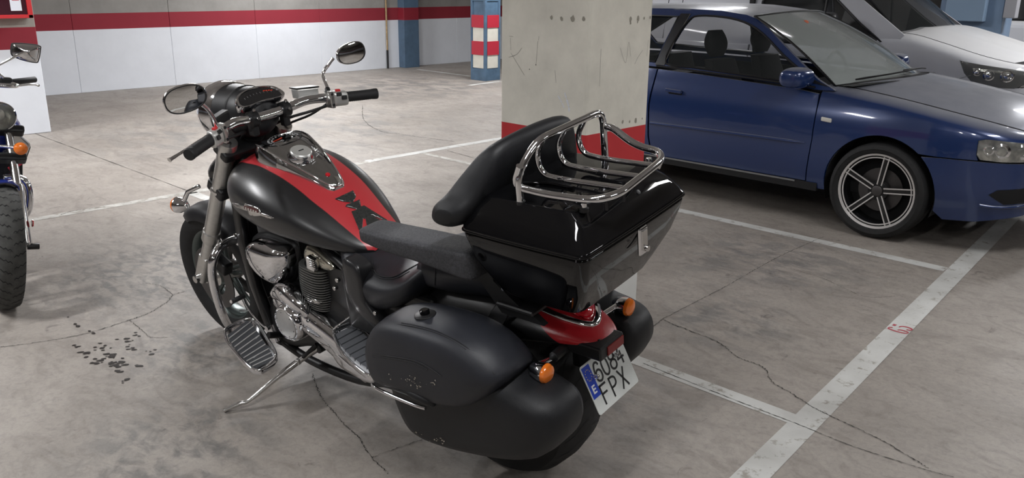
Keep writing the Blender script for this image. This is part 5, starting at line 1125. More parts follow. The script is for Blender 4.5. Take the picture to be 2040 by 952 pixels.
# ---- rack
HX = -.292
hoop = [(HX + .010, .205, 1.098), (HX + .010, .207, 1.125), (HX + .010, .205, 1.170), (HX + .006, .165, 1.225), (HX, .135, 1.240), (HX - .002, -.135, 1.248), (HX, -.178, 1.243), (HX, -.198, 1.215), (HX + .004, -.200, 1.098)]
hoop = rounded([(HX + .012, .205, 1.098), (HX + .012, .205, 1.175), (HX, .130, 1.246), (HX, -.184, 1.246), (HX, -.188, 1.098)], .045, 6)
rk = tube('luggage_rack', hoop, .0108, M['chrome'], bk, n=14)
tube('rack_rail', rounded([(HX + .004, .203, 1.196), (HX + .035, .200, 1.135), (HX - .06, .196, 1.126), (-.500, .182, 1.128), (-.540, .120, 1.132), (-.526, -.120, 1.146), (-.486, -.178, 1.148), (-.40, -.186, 1.152), (HX - .03, -.188, 1.196), (HX + .0, -.188, 1.197)], .045, 6), .0108, M['chrome'], rk, n=12)
for y in (.098, .0, -.098):
    tube('rack_bar', rounded([(HX, y, 1.246), (HX + .034, y, 1.190), (HX + .015, y, 1.136), (-.36, y * .98, 1.132), (-.534, y * .95, 1.138)], .04, 6), .0082, M['chrome'], rk, n=10)
for x, y in ((HX + .012, .203), (-.462, .168), (HX, -.188), (-.455, -.168)):
    p = cyl('rack_post', (x, y, 1.088), (x, y, 1.128), .0085, M['chrome'], rk, n=12); cyl('post_foot', (x, y, 1.086), (x, y, 1.098), .013, M['black'], p, n=14)
# ---- backrest pad
BR = [(-.285, -.075, 1.025, .030, .020), (-.275, -.070, 1.028, .055, .042), (-.245, -.078, 1.045, .062, .062), (-.205, -.098, 1.085, .058, .098), (-.15, -.118, 1.108, .052, .118), (0, -.125, 1.115, .050, .125), (.15, -.118, 1.108, .052, .118), (.200, -.098, 1.084, .056, .094), (.240, -.074, 1.052, .060, .056), (.272, -.060, 1.040, .056, .038), (.288, -.062, 1.038, .032, .022)]
rg = []
for y, cx_, cz_, a_, h_ in crom(BR, 4): rg.append([(cx_ + p[0] - (p[1]) * .42, y + (p[0] * .0), cz_ + p[1]) for p in sup(28, a_, h_, 2.4)])
loft('backrest', rg, M['leather_dk'], bk, sharp=80)
# ---- armrest with its bracket
AR_ = [(.366, .216, .889, .030, .010), (.355, .216, .888, .050, .017), (.33, .215, .886, .058, .021), (.24, .210, .880, .062, .026), (.12, .200, .876, .062, .031), (.0, .190, .868, .062, .038), (-.065, .183, .862, .062, .042), (-.088, .181, .860, .056, .038), (-.096, .180, .860, .040, .026)]
def arm_rings(sg):
    out = []
    for x, y, z, wy, hz in crom(AR_, 4): out.append([(x, sg * (y + p[0] * 1.0), z + p[1] - .006 * 0) for p in sup(40, wy * .96, hz * 1.12, 6.0)])
    return out
arm = loft('armrest', arm_rings(1), M['armvinyl'], bk, sharp=60)
bev(MB().box((-.05, .15, .822), (.20, .20, .835)).build('armrest_hinge', M['black'], arm, smooth=False), .004, 1)
prism('case_bracket', [(-.03, .90), (-.10, .93), (-.12, .80), (-.22, .735), (-.26, .725), (-.30, .70), (-.14, .70), (-.055, .80)], lambda u, v, w: (u, .150 + w * .022, v), M['black'], bk, smooth=False)
prism('case_bracket', [(-.03, .90), (-.10, .93), (-.12, .80), (-.22, .735), (-.26, .725), (-.30, .70), (-.14, .70), (-.055, .80)], lambda u, v, w: (u, -.150 - w * .022, v), M['black'], bk, smooth=False)
bp_ = bev(MB().box((-.30, -.12, .745), (-.12, .12, .757)).box((-.27, .10, .725), (-.13, .185, .740)).build('case_base_plate', M['black'], bk, smooth=False), .004, 1)
for x, y in ((1003, 578), (1032, 586)): p = B(x, y, 1, .170); cyl('base_bolt', p, p + Vector((0, 0, .014)), .007, M['chrome'], bp_, n=10)
for x, y in ((1010, 573), (1043, 588)): p = B(x, y, 1, .175); V, Fc = obox_g(p, (1, 0, 0), (0, 1, 0), (0, 0, 1), (.010, .003, .004)); obj('base_clip', V, Fc, M['tick'], bp_, smooth=False)
for s in (-1, 1):
    q_ = [B(995, 597, 1, .150), B(1024, 607, 1, .150), B(1010, 632, 1, .158), B(990, 664, 1, .175), B(962, 642, 1, .175), B(978, 620, 1, .158)]
    V = [Vector((p.x, s * p.y, p.z)) for p in q_] + [Vector((p.x, s * (p.y - .008), p.z)) for p in q_]
    bev(obj('chrome_strut', V, [(5, 4, 3, 2, 1, 0), (6, 7, 8, 9, 10, 11)] + [(i, (i + 1) % 6, 6 + (i + 1) % 6, 6 + i) for i in range(6)], M['chrome_dull'], bk, smooth=False), .002, 1)
# ---- saddlebags
POD = [(.302, .440), (.312, .500), (.295, .570), (.252, .628), (.19, .672), (.10, .695), (-.03, .706), (-.13, .702), (-.205, .680), (-.258, .644), (-.278, .615), (-.270, .585), (-.225, .533), (-.150, .475), (-.060, .445), (.06, .425), (.20, .415), (.275, .418)]
LOW = [(.262, .470), (.255, .360), (.215, .255), (.150, .222), (.02, .232), (-.12, .262), (-.25, .298), (-.36, .345), (-.425, .420), (-.440, .485), (-.420, .535), (-.355, .560), (-.27, .575), (-.15, .62), (.0, .64), (.15, .60), (.24, .54)]
def bag(sg, dx):
    def R_(ol_, spec):
        P = [(float(p[0]) + dx, float(p[1])) for p in crom(ol_, 4, True)]; cx_, cz_ = sum(p[0] for p in P) / len(P), sum(p[1] for p in P) / len(P)
        return [[(cx_ + (x - cx_) * s_, sg * y_, cz_ + (z - cz_) * s_ + (dz if len(q) else 0)) for x, z in P] for (y_, s_, dz, *q) in spec]
    lo = loft('saddlebag', R_(LOW, ((.172, .90, 0), (.180, .97, 0), (.20, 1, 0), (.27, 1, 0), (.315, .97, 0), (.342, .90, 0), (.356, .78, 0), (.362, .55, 0), (.364, .2, 0))), M['leather_dk'], bk, sharp=70)
    up = loft('saddlebag_lid', R_(POD, ((.180, .88, -.020, 1), (.190, .94, -.014, 1), (.215, .98, -.006, 1), (.26, 1, 0), (.315, 1, 0), (.352, .975, 0), (.376, .92, 0), (.391, .82, 0), (.400, .62, 0), (.403, .35, 0), (.404, .05, 0))), M['leather'], lo, sharp=70)
    return lo, up
lo1, up1 = bag(1, 0.0); lo2, up2 = bag(-1, .06)
uc = caster(up1); lcst = caster(lo1)
for pts in ([(757, 640), (800, 643), (850, 653), (890, 668), (930, 692), (985, 745)], [(757, 644), (800, 647), (850, 657), (890, 672), (928, 696)], [(742, 706), (780, 710), (825, 718), (855, 732), (880, 750)], [(742, 710), (780, 714), (822, 722), (852, 736)]):
    q = on(uc, pts, .0006, 4)
    if len(q) > 2: tube('lid_seam', q, .0016, M['thread'], lo1, n=5)
h = uc(847, 627, 0)
if h:
    nn = (h[1] + Vector((0, -.0, .9))).normalized(); kb = lathe('lid_knob_disc', [(.034, -.004), (.034, .002), (.030, .0045), (0, .005)], h[0], nn, M['black'], lo1, n=30)
    lathe('lid_knob', [(.0155, .004), (.0155, .016), (.012, .019), (0, .019)], h[0], nn, M['gloss'], lo1, n=20)
ry = .385
tube('bag_rail', [B(742, 766, 1, ry - .02), B(752, 775, 1, ry), B(790, 792, 1, ry + .004), B(830, 808, 1, ry + .004), B(848, 813, 1, ry)], .0065, M['chrome'], lo1, n=10, k=4)
tube('bag_rail_cover', [B(750, 762, 1, ry - .01), B(800, 775, 1, ry + .004), B(845, 795, 1, ry + .004), B(868, 806, 1, ry - .01)], [.010] * 6 + [.014] * 4 + [.012] * 2 + [.005], M['leather_dk'], lo1, n=10, k=4)
tn = MB(); rdn = random.Random(11)
def flake(c_, nrm_, r_):
    n_ = Vector(nrm_); u_ = n_.orthogonal().normalized(); v_ = n_.cross(u_); a0 = rdn.uniform(0, 6)
    V = [c_ + (u_ * math.cos(a0 + k * 1.6) + v_ * math.sin(a0 + k * 1.6)) * r_ * rdn.uniform(.3, 1) + n_ * rdn.uniform(0, r_ * .8) for k in range(4)]; tn.add(V, [(0, 1, 2), (0, 2, 3)])
for x0, y0, n_, sx_, sy_ in ((808, 752, 10, 6, 4), (828, 762, 16, 9, 5), (840, 770, 6, 5, 3), (866, 762, 8, 4, 5), (780, 748, 4, 6, 3)):
    for _ in range(n_):
        h = uc(x0 + rdn.gauss(0, sx_), y0 + rdn.gauss(0, sy_), .001)
        if h: flake(h[0], h[1], rdn.uniform(.0015, .004))
for (x0, y0), (x1, y1), n_ in (((768, 798), (790, 828), 22), ((790, 828), (808, 858), 26), ((808, 858), (835, 868), 10), ((862, 874), (892, 880), 14)):
    for _ in range(n_):
        t = rdn.random(); h = lcst(x0 + (x1 - x0) * t + rdn.gauss(0, 4), y0 + (y1 - y0) * t + rdn.gauss(0, 3), .001)
        if h: flake(h[0], h[1], rdn.uniform(.002, .006))
tno = tn.build('torn_flakes', M['torn'], lo1, smooth=False, label='pale torn shreds of leather'); tno['kind'] = 'stuff'
# ---- engine
def fins(name, c0_, c1_, r_, n_):
    c0_, c1_ = Vector(c0_), Vector(c1_); core = cyl(name, c0_, c1_, r_ * .80, M['engine'], bk, n=24); ax_ = (c1_ - c0_)
    for k in range(n_):
        p = c0_ + ax_ * ((k + .5) / n_); rk_ = r_ * (.92 + .08 * math.sin(PI * k / n_)); h_ = ax_.length / n_ * .11
        ring_o = sup(28, rk_ * 1.05, rk_, 3.0); u_ = ax_.normalized(); e1 = Vector((1, 0, 0)); e1 = (e1 - u_ * e1.dot(u_)).normalized(); e2 = u_.cross(e1)
        rg_ = [[p + e1 * a * s_ + e2 * b2 * s_ + u_ * dz for a, b2 in ring_o] for s_, dz in ((.70, -h_), (1, -h_), (1, h_), (.70, h_))]
        loft('cooling_fin', rg_, M['fin'], core, cap=False, sharp=30)
    return core
fins('rear_cylinder', B(650, 600, 1, .085), B(640, 520, 1, .085), .080, 17)
fins('front_cylinder', (1.10, .055, .46), (1.17, .055, .62), .075, 12)
hd = bulge_panel('rocker_cover', [(612, 488), (630, 492), (652, 512), (668, 531), (660, 540), (634, 530), (612, 520), (606, 505)], .125, .018, mat('pale_chrome', (.60, .58, .50), .18, 1.0), bk, k=2)
V, Fc = obox_g(B(622, 524, 1, .155), (1, 0, .15), (0, 1, 0), (-.15, 0, 1), (.022, .014, .028)); pcv = bev(obj('plug_cover', V, Fc, M['chrome'], bk, smooth=False), .008, 3)
for k in range(5): V, Fc = obox_g(B(622, 524, 1, .170) + Vector((0, 0, -.016 + k * .008)), (1, 0, .15), (0, 1, 0), (-.15, 0, 1), (.016, .002, .0015)); obj('cover_rib', V, Fc, M['smoke'], pcv, smooth=False)
bulge_panel('air_box_cover', [(499, 483), (515, 476), (545, 484), (568, 494), (577, 515), (577, 540), (567, 560), (552, 562), (528, 545), (508, 520), (499, 500)], .145, .055, M['chrome'], bk, inner=.06)
bulge_panel('air_box', [(505, 470), (545, 462), (585, 478), (600, 510), (590, 560), (570, 572), (535, 560), (505, 530)], .10, .03, M['engine'], bk, inner=.16)
bulge_panel('crankcase', [(560, 560), (640, 565), (700, 600), (745, 650), (735, 720), (640, 690), (575, 690), (540, 650), (540, 600)], .10, .03, M['engine'], bk, inner=.22)
MB().box((.80, -.12, .22), (1.16, .12, .48)).box((.95, -.10, .45), (1.22, .10, .70)).box((.62, -.12, .30), (.85, .12, .62)).build('engine_block', M['engine'], bk, smooth=False)
# chrome primary case: long tapered housing towards the rear
def px_loft(name, spec, m, parent, k=4, n=20, e=2.6, **kw):
    """spec: (px, py, y, half length along the normal in the side plane, half depth in y)"""
    P = [(*B(a, b2, 1, y_), h_, d_) for a, b2, y_, h_, d_ in spec]; P = crom(P, k); rg_ = []
    for i, p in enumerate(P):
        q0, q1 = P[max(i - 1, 0)], P[min(i + 1, len(P) - 1)]; T_ = Vector(q1[:3]) - Vector(q0[:3]); T_.y = 0; T_.normalize(); N_ = Vector((-T_.z, 0, T_.x))
        rg_.append([Vector(p[:3]) + N_ * a + Vector((0, 1, 0)) * b2 for a, b2 in sup(n, p[3], p[4], e)])
    return loft(name, rg_, m, parent, **kw)
pc_ = px_loft('primary_case', [(560, 590, .135, .05, .04), (590, 615, .15, .062, .05), (625, 640, .155, .058, .045), (665, 672, .155, .060, .045), (705, 712, .15, .058, .04), (740, 748, .145, .040, .03)], M['chrome'], bk)
px_loft('gear_cover', [(548, 585, .165, .022, .02), (562, 582, .175, .040, .03), (580, 592, .18, .042, .035), (600, 612, .18, .030, .03), (618, 630, .17, .018, .02)], M['chrome'], bk)
for x, y in ((556, 585), (570, 580), (592, 628), (598, 655), (612, 640)): p = B(x, y, 1, .215); cyl('case_bolt', p - Vector((0, .012, 0)), p, .0075, M['chrome'], pc_, n=10)
cc = B(572, 645, 1, .215); lathe('clutch_cover', [(.082, -.07), (.080, -.012), (.076, .0), (.070, .006), (.064, .006), (.061, .003), (0, .004)], cc, (0, 1, 0), M['chrome'], bk, n=44)
lathe('clutch_cover_disc', [(.0605, .0035), (.059, .008), (0, .009)], cc, (0, 1, 0), M['alu'], pc_, n=40)
for k in range(6): a = k * PI / 3 + .3; p = cc + Vector((.052 * math.cos(a), .008, .052 * math.sin(a))); cyl('cover_screw', p, p + Vector((0, .003, 0)), .003, M['chrome_dull'], pc_, n=8)
bulge_panel('engine_trim', [(616, 600), (624, 594), (638, 604), (628, 606)], .16, .004, M['chrome_dull'], bk, inner=.02)
bulge_panel('lower_case_cover', [(662, 690), (700, 722), (742, 752), (742, 764), (715, 752), (680, 730), (662, 705)], .185, .012, M['chrome'], bk, inner=.03)
# front down tubes, radiator
for s in (-1, 1):
    V, Fc = loft_g([[Vector((x, s * y0_ + p[1], z)) + Vector((p[0], 0, 0)) for p in sup(16, .026, .022, 4)] for x, y0_, z in ((1.315, .10, .80), (1.325, .11, .60), (1.30, .115, .40), (1.25, .115, .20), (1.20, .11, .15))]); obj('down_tube', V, Fc, M['satin_black'], bk)
bev(MB().box((1.335, -.085, .30), (1.375, .085, .70)).build('radiator', M['engine'], bk, smooth=False), .006, 1)
tube('lower_frame_rail', [(1.22, .11, .16), (1.0, .12, .13), (.7, .12, .14), (.45, .13, .22)], .018, M['engine'], bk, n=10, k=4)
tube('lower_frame_rail', [(1.22, -.11, .16), (1.0, -.12, .13), (.7, -.12, .14), (.45, -.13, .22)], .018, M['engine'], bk, n=10, k=4)
cyl('down_tube_end', (1.235, .125, .235), (1.205, .130, .165), .026, M['chrome'], bk, n=20)
# ---- crash bar
cb_ = [B(474, 476, 1, .115), B(455, 482, 1, .16), B(436, 496, 1, .215), B(424, 520, 1, .255), B(423, 550, 1, .265), B(432, 590, 1, .265), B(444, 625, 1, .255), B(458, 650, 1, .215), B(478, 668, 1, .15), B(505, 672, 1, .11)]
tube('crash_bar', cb_, .0180, M['chrome'], bk, n=16, k=6)
tube('crash_bar', [Vector((p.x, -p.y, p.z)) for p in cb_], .0180, M['chrome'], bk, n=16, k=6)
lathe('bar_flange', [(.026, 0), (.026, .008), (.018, .012)], cb_[0], cb_[1] - cb_[0], M['chrome'], bk, n=20)
# ---- footboards
def board(px, zf, nrib, name, gap_pale, side=1):
    def F_(x, y):   # sight line onto the tilted board plane
        o, d = sight(x, y); o = BMi @ o; d = BMi.to_3x3() @ d; n_ = Vector((-zf[1], 0, 1)); p0_ = Vector((zf[2], 0, zf[0])); t = (p0_ - o).dot(n_) / d.dot(n_); return o + d * t
    P = [Vector(p) for p in crom([F_(*p) for p in px], 4, True)]; c_ = sum(P, Vector()) / len(P)
    b0 = loft(name, [[c_ + (p - c_) * s_ + Vector((0, 0, dz)) for p in P] for s_, dz in ((.94, -.018), (1.0, -.012), (1.0, .001), (.985, .007), (.94, .007), (.925, .001))], M['chrome'], bk, sharp=40)
    return b0, F_, c_, P
fb, F1, c1, P1 = board([(447, 668), (449, 656), (470, 644), (492, 636), (506, 637), (518, 650), (535, 676), (551, 704), (549, 718), (530, 735), (512, 742), (490, 728), (468, 704), (452, 684)], (.262, .18, 1.12), 10, 'footboard', True)
def ribs(parent, F_, quads, m, lift=.004):
    for a, b_, c_, d_ in quads:
        V0 = [F_(*a), F_(*b_), F_(*c_), F_(*d_)]; V = [v + Vector((0, 0, .001)) for v in V0] + [v + Vector((0, 0, lift + .003)) for v in V0]
        obj('tread_rib', V, [(0, 1, 2, 3), (7, 6, 5, 4), (0, 4, 5, 1), (1, 5, 6, 2), (2, 6, 7, 3), (3, 7, 4, 0)], m, parent, smooth=False)
L_e = [(454, 668), (456, 677), (461, 686), (467, 694), (473, 702), (479, 709), (485, 716), (491, 722), (497, 727), (503, 732), (509, 736)]
R_e = [(492, 640), (500, 643), (506, 651), (512, 660), (518, 669), (524, 678), (530, 687), (536, 696), (541, 704), (545, 712), (542, 719)]
def lerp2(a, b_, t): return (a[0] + (b_[0] - a[0]) * t, a[1] + (b_[1] - a[1]) * t)
ribs(fb, F1, [(lerp2(L_e[i], L_e[i + 1], .08), lerp2(R_e[i], R_e[i + 1], .08), lerp2(R_e[i], R_e[i + 1], .80), lerp2(L_e[i], L_e[i + 1], .80)) for i in range(10)], mat('board_rubber', (.045, .047, .052), .38), .001)
for i in range(1, 10): tube('tread_strip', [F1(*lerp2(L_e[i], R_e[i], .02)) + Vector((0, 0, .006)), F1(*lerp2(L_e[i], R_e[i], .98)) + Vector((0, 0, .005))], .0026, M['polished'], fb, n=6)
tube('board_rim', [c1 + (p - c1) * .965 + Vector((0, 0, .006)) for p in P1], .0055, M['chrome'], fb, n=8, closed=True)
cyl('board_pivot', (c1.x + .02, .20, c1.z - .02), (c1.x + .02, .11, c1.z - .06), .014, M['engine'], fb)
pb, F2, c2, P2 = board([(664, 665), (672, 656), (692, 647), (706, 645), (722, 656), (748, 680), (760, 700), (752, 740), (738, 752), (715, 738), (690, 715), (672, 690)], (.385, .10, .64), 8, 'pillion_footboard', False)
L_e = [(668, 668), (674, 680), (681, 690), (689, 700), (698, 710), (708, 719), (719, 727), (732, 735)]; R_e = [(703, 650), (714, 658), (724, 667), (734, 676), (743, 686), (751, 697), (756, 710), (758, 725)]
ribs(pb, F2, [(lerp2(L_e[i], L_e[i + 1], .07), lerp2(R_e[i], R_e[i + 1], .07), lerp2(R_e[i], R_e[i + 1], .88), lerp2(L_e[i], L_e[i + 1], .88)) for i in range(7)], mat('worn_board_rubber', (.10, .105, .115), .5))
tube('board_rim', [c2 + (p - c2) * .97 + Vector((0, 0, .006)) for p in P2], .005, M['chrome'], pb, n=8, closed=True)
cyl('board_pivot', (c2.x, .20, c2.z - .01), (c2.x, .11, c2.z - .05), .014, M['engine'], pb)
tube('board_stay', [B(664, 662, 1, .18), B(668, 652, 1, .17), B(690, 636, 1, .15), B(700, 628, 1, .14)], .004, M['chrome'], pb, n=8, k=4)
# ---- side stand
o_, d_ = sight(446, 817); d0 = o_ + d_ * ((.010 - o_.z) / d_.z); foot = BMi @ d0
o_, d_ = sight(497, 797); kne = BMi @ (o_ + d_ * ((.035 - o_.z) / d_.z))
p0_, p1_ = B(640, 690, 1, .135), B(612, 707, 1, .165)
ss = tube('side_stand', [p0_, p1_, p1_.lerp(kne, .5) + Vector((0, 0, .004)), kne, kne.lerp(foot, .35) + Vector((0, .0, .002)), foot], [.019] * 5 + [.017] * 5 + [.013] * 5 + [.010] * 5 + [.012] * 5 + [.013], M['chrome_dull'], bk, n=14, k=5, flat=.75)
cyl('stand_pivot', p0_ + Vector((0, .02, 0)), p0_ - Vector((0, .05, 0)), .022, M['engine'], bk)
tube('stand_spring', [p0_ + Vector((.0, .02, .02)), p1_ + Vector((0, .02, 0))], .008, M['engine'], ss, n=10)
V, Fc = obox_g(p1_.lerp(kne, .12) + Vector((0, .012, 0)), (1, 0, 0), (0, 1, 0), (0, 0, 1), (.010, .008, .012)); bev(obj('stand_tab', V, Fc, M['alu'], ss, smooth=False), .003, 1)
# ---- gear pedal
gp = tube('gear_pedal', [B(482, 588, 1, .20), B(492, 610, 1, .185), B(515, 640, 1, .16), B(534, 655, 1, .14)], .0055, M['chrome'], bk, n=8, k=4)
cyl('pedal_rubber', B(486, 589, 1, .19), B(462, 601, 1, .25), .0105, M['rubber'], gp, n=14)
cyl('pedal_end', B(463, 600, 1, .248), B(460, 601, 1, .256), .008, M['chrome'], gp, n=10)
lathe('pedal_joint', [(0, 0), (.012, 0), (.012, .014), (0, .014)], B(536, 652, 1, .145), (0, 1, 0), M['chrome'], gp, n=14)
# ---- swing arm and right-hand exhaust pipes
tube('swing_arm', [(.52, .14, .34), (.25, .155, .34), (0, .155, .325)], .030, M['engine'], bk, n=12)
tube('swing_arm', [(.52, -.14, .34), (.25, -.155, .34), (0, -.155, .325)], .030, M['engine'], bk, n=12)
cyl('rear_axle', (0, -.17, .325), (0, .17, .325), .016, M['alu'], bk)
tube('exhaust_pipe', [(1.20, -.10, .55), (1.22, -.18, .40), (1.10, -.20, .22), (.6, -.20, .20), (.1, -.21, .20), (-.25, -.215, .235)], [.024] * 12 + [.036] * 12 + [.040] * 2, M['chrome'], bk, n=14, k=5)
tube('exhaust_pipe', [(.95, -.10, .52), (.92, -.18, .42), (.80, -.20, .30), (.5, -.205, .28)], .024, M['chrome'], bk, n=14, k=5)

# ================================================================ the motorcycle at the left edge (nose towards the camera)
_ln = math.radians(8.0)
BM2 = Matrix.Translation((-4.645, 1.085, 0.0)) @ Matrix.Rotation(math.radians(-9.5), 4, 'Z') @ Matrix(((1, 0, 0, 0), (0, math.cos(_ln), math.sin(_ln), 0), (0, -math.sin(_ln), math.cos(_ln), 0.006), (0, 0, 0, 1))); BM2i = BM2.inverted()
b2 = bpy.data.objects.new('motorcycle', None); C.objects.link(b2); b2.matrix_world = BM2
tag(b2, 'motorcycle with blue mudguard and round chrome headlamp at the left edge', 'motorcycle')
def D(px, py, ax, val):
    o, d = sight(px, py); o = BM2i @ o; d = BM2i.to_3x3() @ d; t = (val - o[ax]) / d[ax]; return o + d * t
M['blue_guard'] = mat('blue_mudguard_paint', (.015, .03, .22), .2, coat=.8)
M['spoke_dark'] = mat('dark_cast_wheel', (.10, .10, .105), .35, .7)
def wheel2(x, R, wd, rr, nm):
    hw = wd / 2
    lathe(nm, [(rr - .004, -hw * .72), (rr + .014, -hw * .92), (R - .035, -hw), (R - .016, -hw * .90), (R - .004, -hw * .5), (R, 0), (R - .004, hw * .5), (R - .016, hw * .90), (R - .035, hw), (rr + .014, hw * .92), (rr - .004, hw * .72)], (x, 0, R), (0, 1, 0), M['tyre2'], b2, n=64, sharp=80)
    lathe('wheel_rim', [(rr, -hw * .74), (rr - .02, -hw * .5), (rr - .02, hw * .5), (rr, hw * .74)], (x, 0, R), (0, 1, 0), M['spoke_dark'], b2, n=48)
    cyl2('wheel_hub', (x, -.06, R), (x, .06, R), .04)
    for k in range(10):
        a = 2 * PI * k / 10; d = Vector((math.cos(a), 0, math.sin(a))); c = Vector((x, 0, R)); tube('wheel_spoke', [c + d * .03, c + d * (rr - .015)], .010, M['spoke_dark'], b2, n=8)
def cyl2(name, a, b_, r, m=None, par=None, n=20):
    a, b_ = Vector(a), Vector(b_); L_ = (b_ - a).length; return lathe(name, [(0, 0), (r * .92, 0), (r, .002), (r, L_ - .002), (r * .92, L_), (0, L_)], a, b_ - a, m or M['alu'], par or b2, n=n)
M['tyre2'] = mat('dusty_tyre_rubber', (.045, .045, .042), .8, noise=.25, nscale=30)
wheel2(0, .312, .118, .222, 'front_tyre'); wheel2(-1.55, .312, .14, .20, 'rear_tyre')
tb = MB()
for k in range(34):   # tread blocks stand between wavy grooves: the grooves are dark zig-zag channels
    for sg in (-1, 1):
        a0 = 2 * PI * (k + (.5 if sg > 0 else 0)) / 34; V = []
        for j, (yy, da) in enumerate(((.004, 0), (.012, .035), (.022, .02), (.030, .06), (.040, .045), (.050, .085), (.056, .09))):
            R_ = .312 - .004 * (yy / .03) ** 2 + .0012 if yy < .03 else .3085 - (yy - .03) * .40 + .0008
            if yy > .052: R_ = .296
            for e in (-.0075, .0075): a = a0 + da + e; V.append((R_ * math.cos(a), sg * yy, .312 + R_ * math.sin(a)))
        tb.add(V, [(2 * i, 2 * i + 1, 2 * i + 3, 2 * i + 2) for i in range(6)])
tb.build('tread_grooves', M['dark'], b2, smooth=False)['kind'] = 'stuff'
fr = []
for t in np.linspace(0, 1, 15):
    a = math.radians(84 + 80 * t); ring = []
    for yy, dr in ((-.062, -.04), (-.058, -.018), (-.035, .0), (0, .004), (.035, .0), (.058, -.018), (.062, -.04), (.057, -.04), (.053, -.02), (.03, -.006), (0, -.002), (-.03, -.006), (-.053, -.02), (-.057, -.04)):
        R_ = .338 + dr; ring.append((R_ * math.cos(a), yy, .312 + R_ * math.sin(a)))
    fr.append(ring)
loft('front_mudguard', fr, M['blue_guard'], b2, sharp=60, label='blue front mudguard')
T2, A2 = Vector((-.40, 0, .90)), Vector((.0, 0, .312)); fd2 = (A2 - T2).normalized()
for s in (-1, 1):
    o_ = Vector((0, s * .098, 0)); L_ = (A2 - T2).length
    f2 = lathe('fork_leg', [(0, 0), (.021, 0), (.021, L_ * .52), (.029, L_ * .53), (.030, L_ * .60), (.026, L_ * .64), (.026, L_ * .98), (.018, L_), (0, L_)], T2 + Vector((0, s * .098 - .045, 0)), (A2 + o_ - T2 - Vector((0, s * .098 - .045, 0))), M['chrome_dull'], b2, n=20)
    cyl2('axle_nut', A2 + o_ * 1.0, A2 + o_ * 1.55, .016, M['engine'], f2)
    lathe('fork_reflector', [(0, 0), (.020, 0), (.018, .006), (0, .007)], A2 + o_ * 1.28 + Vector((-.05, 0, .11)), (0, s, 0), M['red_lens'], f2, n=16)
V, Fc = obox_g(T2 + fd2 * .06, fd2, (0, 1, 0), (fd2.z, 0, -fd2.x), (.02, .13, .035)); bev(obj('fork_yoke', V, Fc, M['engine'], b2, smooth=False), .01, 2)
V, Fc = obox_g(T2 + fd2 * .22, fd2, (0, 1, 0), (fd2.z, 0, -fd2.x), (.02, .13, .035)); bev(obj('fork_yoke', V, Fc, M['engine'], b2, smooth=False), .01, 2)
hc2 = D(9, 232, 0, -.26); hc2.y = min(hc2.y, .01)
hl2 = lathe('headlamp', [(0, -.12), (.040, -.11), (.062, -.07), (.070, -.02), (.074, -.004), (.074, .008), (.069, .012)], hc2, (1, .05, -.02), M['chrome'], b2, n=36)
lathe('headlamp_lens', [(.069, .008), (.05, .022), (.03, .028), (0, .030)], hc2, (1, .05, -.02), M['clear'], hl2, n=32); lathe('headlamp_bowl', [(.067, .008), (.05, -.04), (.03, -.06), (0, -.062)], hc2, (1, .05, -.02), M['reflect'], hl2, n=32)
sg2 = D(41, 296, 0, -.20)
for s in (1, -1):
    c_ = Vector((sg2.x, s * abs(sg2.y), sg2.z)); bo = lathe('indicator_body', [(0, -.05), (.018, -.045), (.030, -.015), (.033, 0)], c_, (1, 0, 0), M['chrome'], b2, n=24)
    lathe('indicator_lens', [(.0325, 0), (.031, .010), (.020, .017), (0, .019)], c_, (1, 0, 0), M['amber'], bo, n=24, label='amber lens')
    tube('indicator_stalk', [c_ + Vector((-.02, 0, .0)), (sg2.x - .03, 0, sg2.z + .005)], .009, M['chrome'], bo, n=10)
# tank front / shroud beside the headlamp
tk2 = [[(-.42 - t * .55, p[0] * w_, .80 + p[1] * h_ + .02 * t) for p in sup(24, 1, 1, 2.4)] for t, w_, h_ in ((0, .06, .05), (.05, .10, .09), (.25, .15, .12), (.55, .155, .125), (.85, .11, .09), (1, .05, .05))]
loft('fuel_tank', tk2, M['blue_guard'], b2)
sh = [D(18, 250, 0, -.36), D(32, 262, 0, -.38), D(58, 284, 0, -.42), D(60, 292, 0, -.42), D(52, 315, 0, -.40), D(26, 312, 0, -.38), D(16, 290, 0, -.36)]
for s in (1, -1):
    P = [Vector((p.x, s * p.y, p.z)) for p in sh]; c_ = sum(P, Vector()) / len(P)
    V = P + [p + Vector((-.05, 0, 0)) for p in P]; n = len(P)
    bev(obj('radiator_shroud', V, [tuple(range(n - 1, -1, -1)), tuple(range(n, 2 * n))] + [(i, (i + 1) % n, n + (i + 1) % n, n + i) for i in range(n)], M['chrome_dull' if s else 'chrome'], b2, smooth=False), .006, 2)
    V = [v + Vector((-.012, 0, -.006)) + (v - c_) * .10 for v in V]; bev(obj('shroud_edge', V, [tuple(range(n - 1, -1, -1)), tuple(range(n, 2 * n))] + [(i, (i + 1) % n, n + (i + 1) % n, n + i) for i in range(n)], M['black'], b2, smooth=False), .006, 2)
bev(obj('radiator', *MB().box((-.44, -.13, .40), (-.40, .13, .72)).__dict__.values(), M['engine'], b2, smooth=False), .01, 2)
V, Fc = obox_g(D(30, 330, 0, -.40), (1, 0, 0), (0, .8, .6), (0, -.6, .8), (.01, .035, .012)); obj('red_horn_cover', V, Fc, M['red_patch'], b2, smooth=False)
cbp = [D(12, 353, 0, -.36), D(32, 353, 0, -.35), D(50, 362, 0, -.34), D(59, 385, 0, -.33), D(58, 410, 0, -.33), D(50, 428, 0, -.34), D(38, 436, 0, -.36)]
cbp = [Vector((cbp[0].x, .03, cbp[0].z))] + cbp + [Vector((cbp[-1].x, .06, cbp[-1].z - .02))]
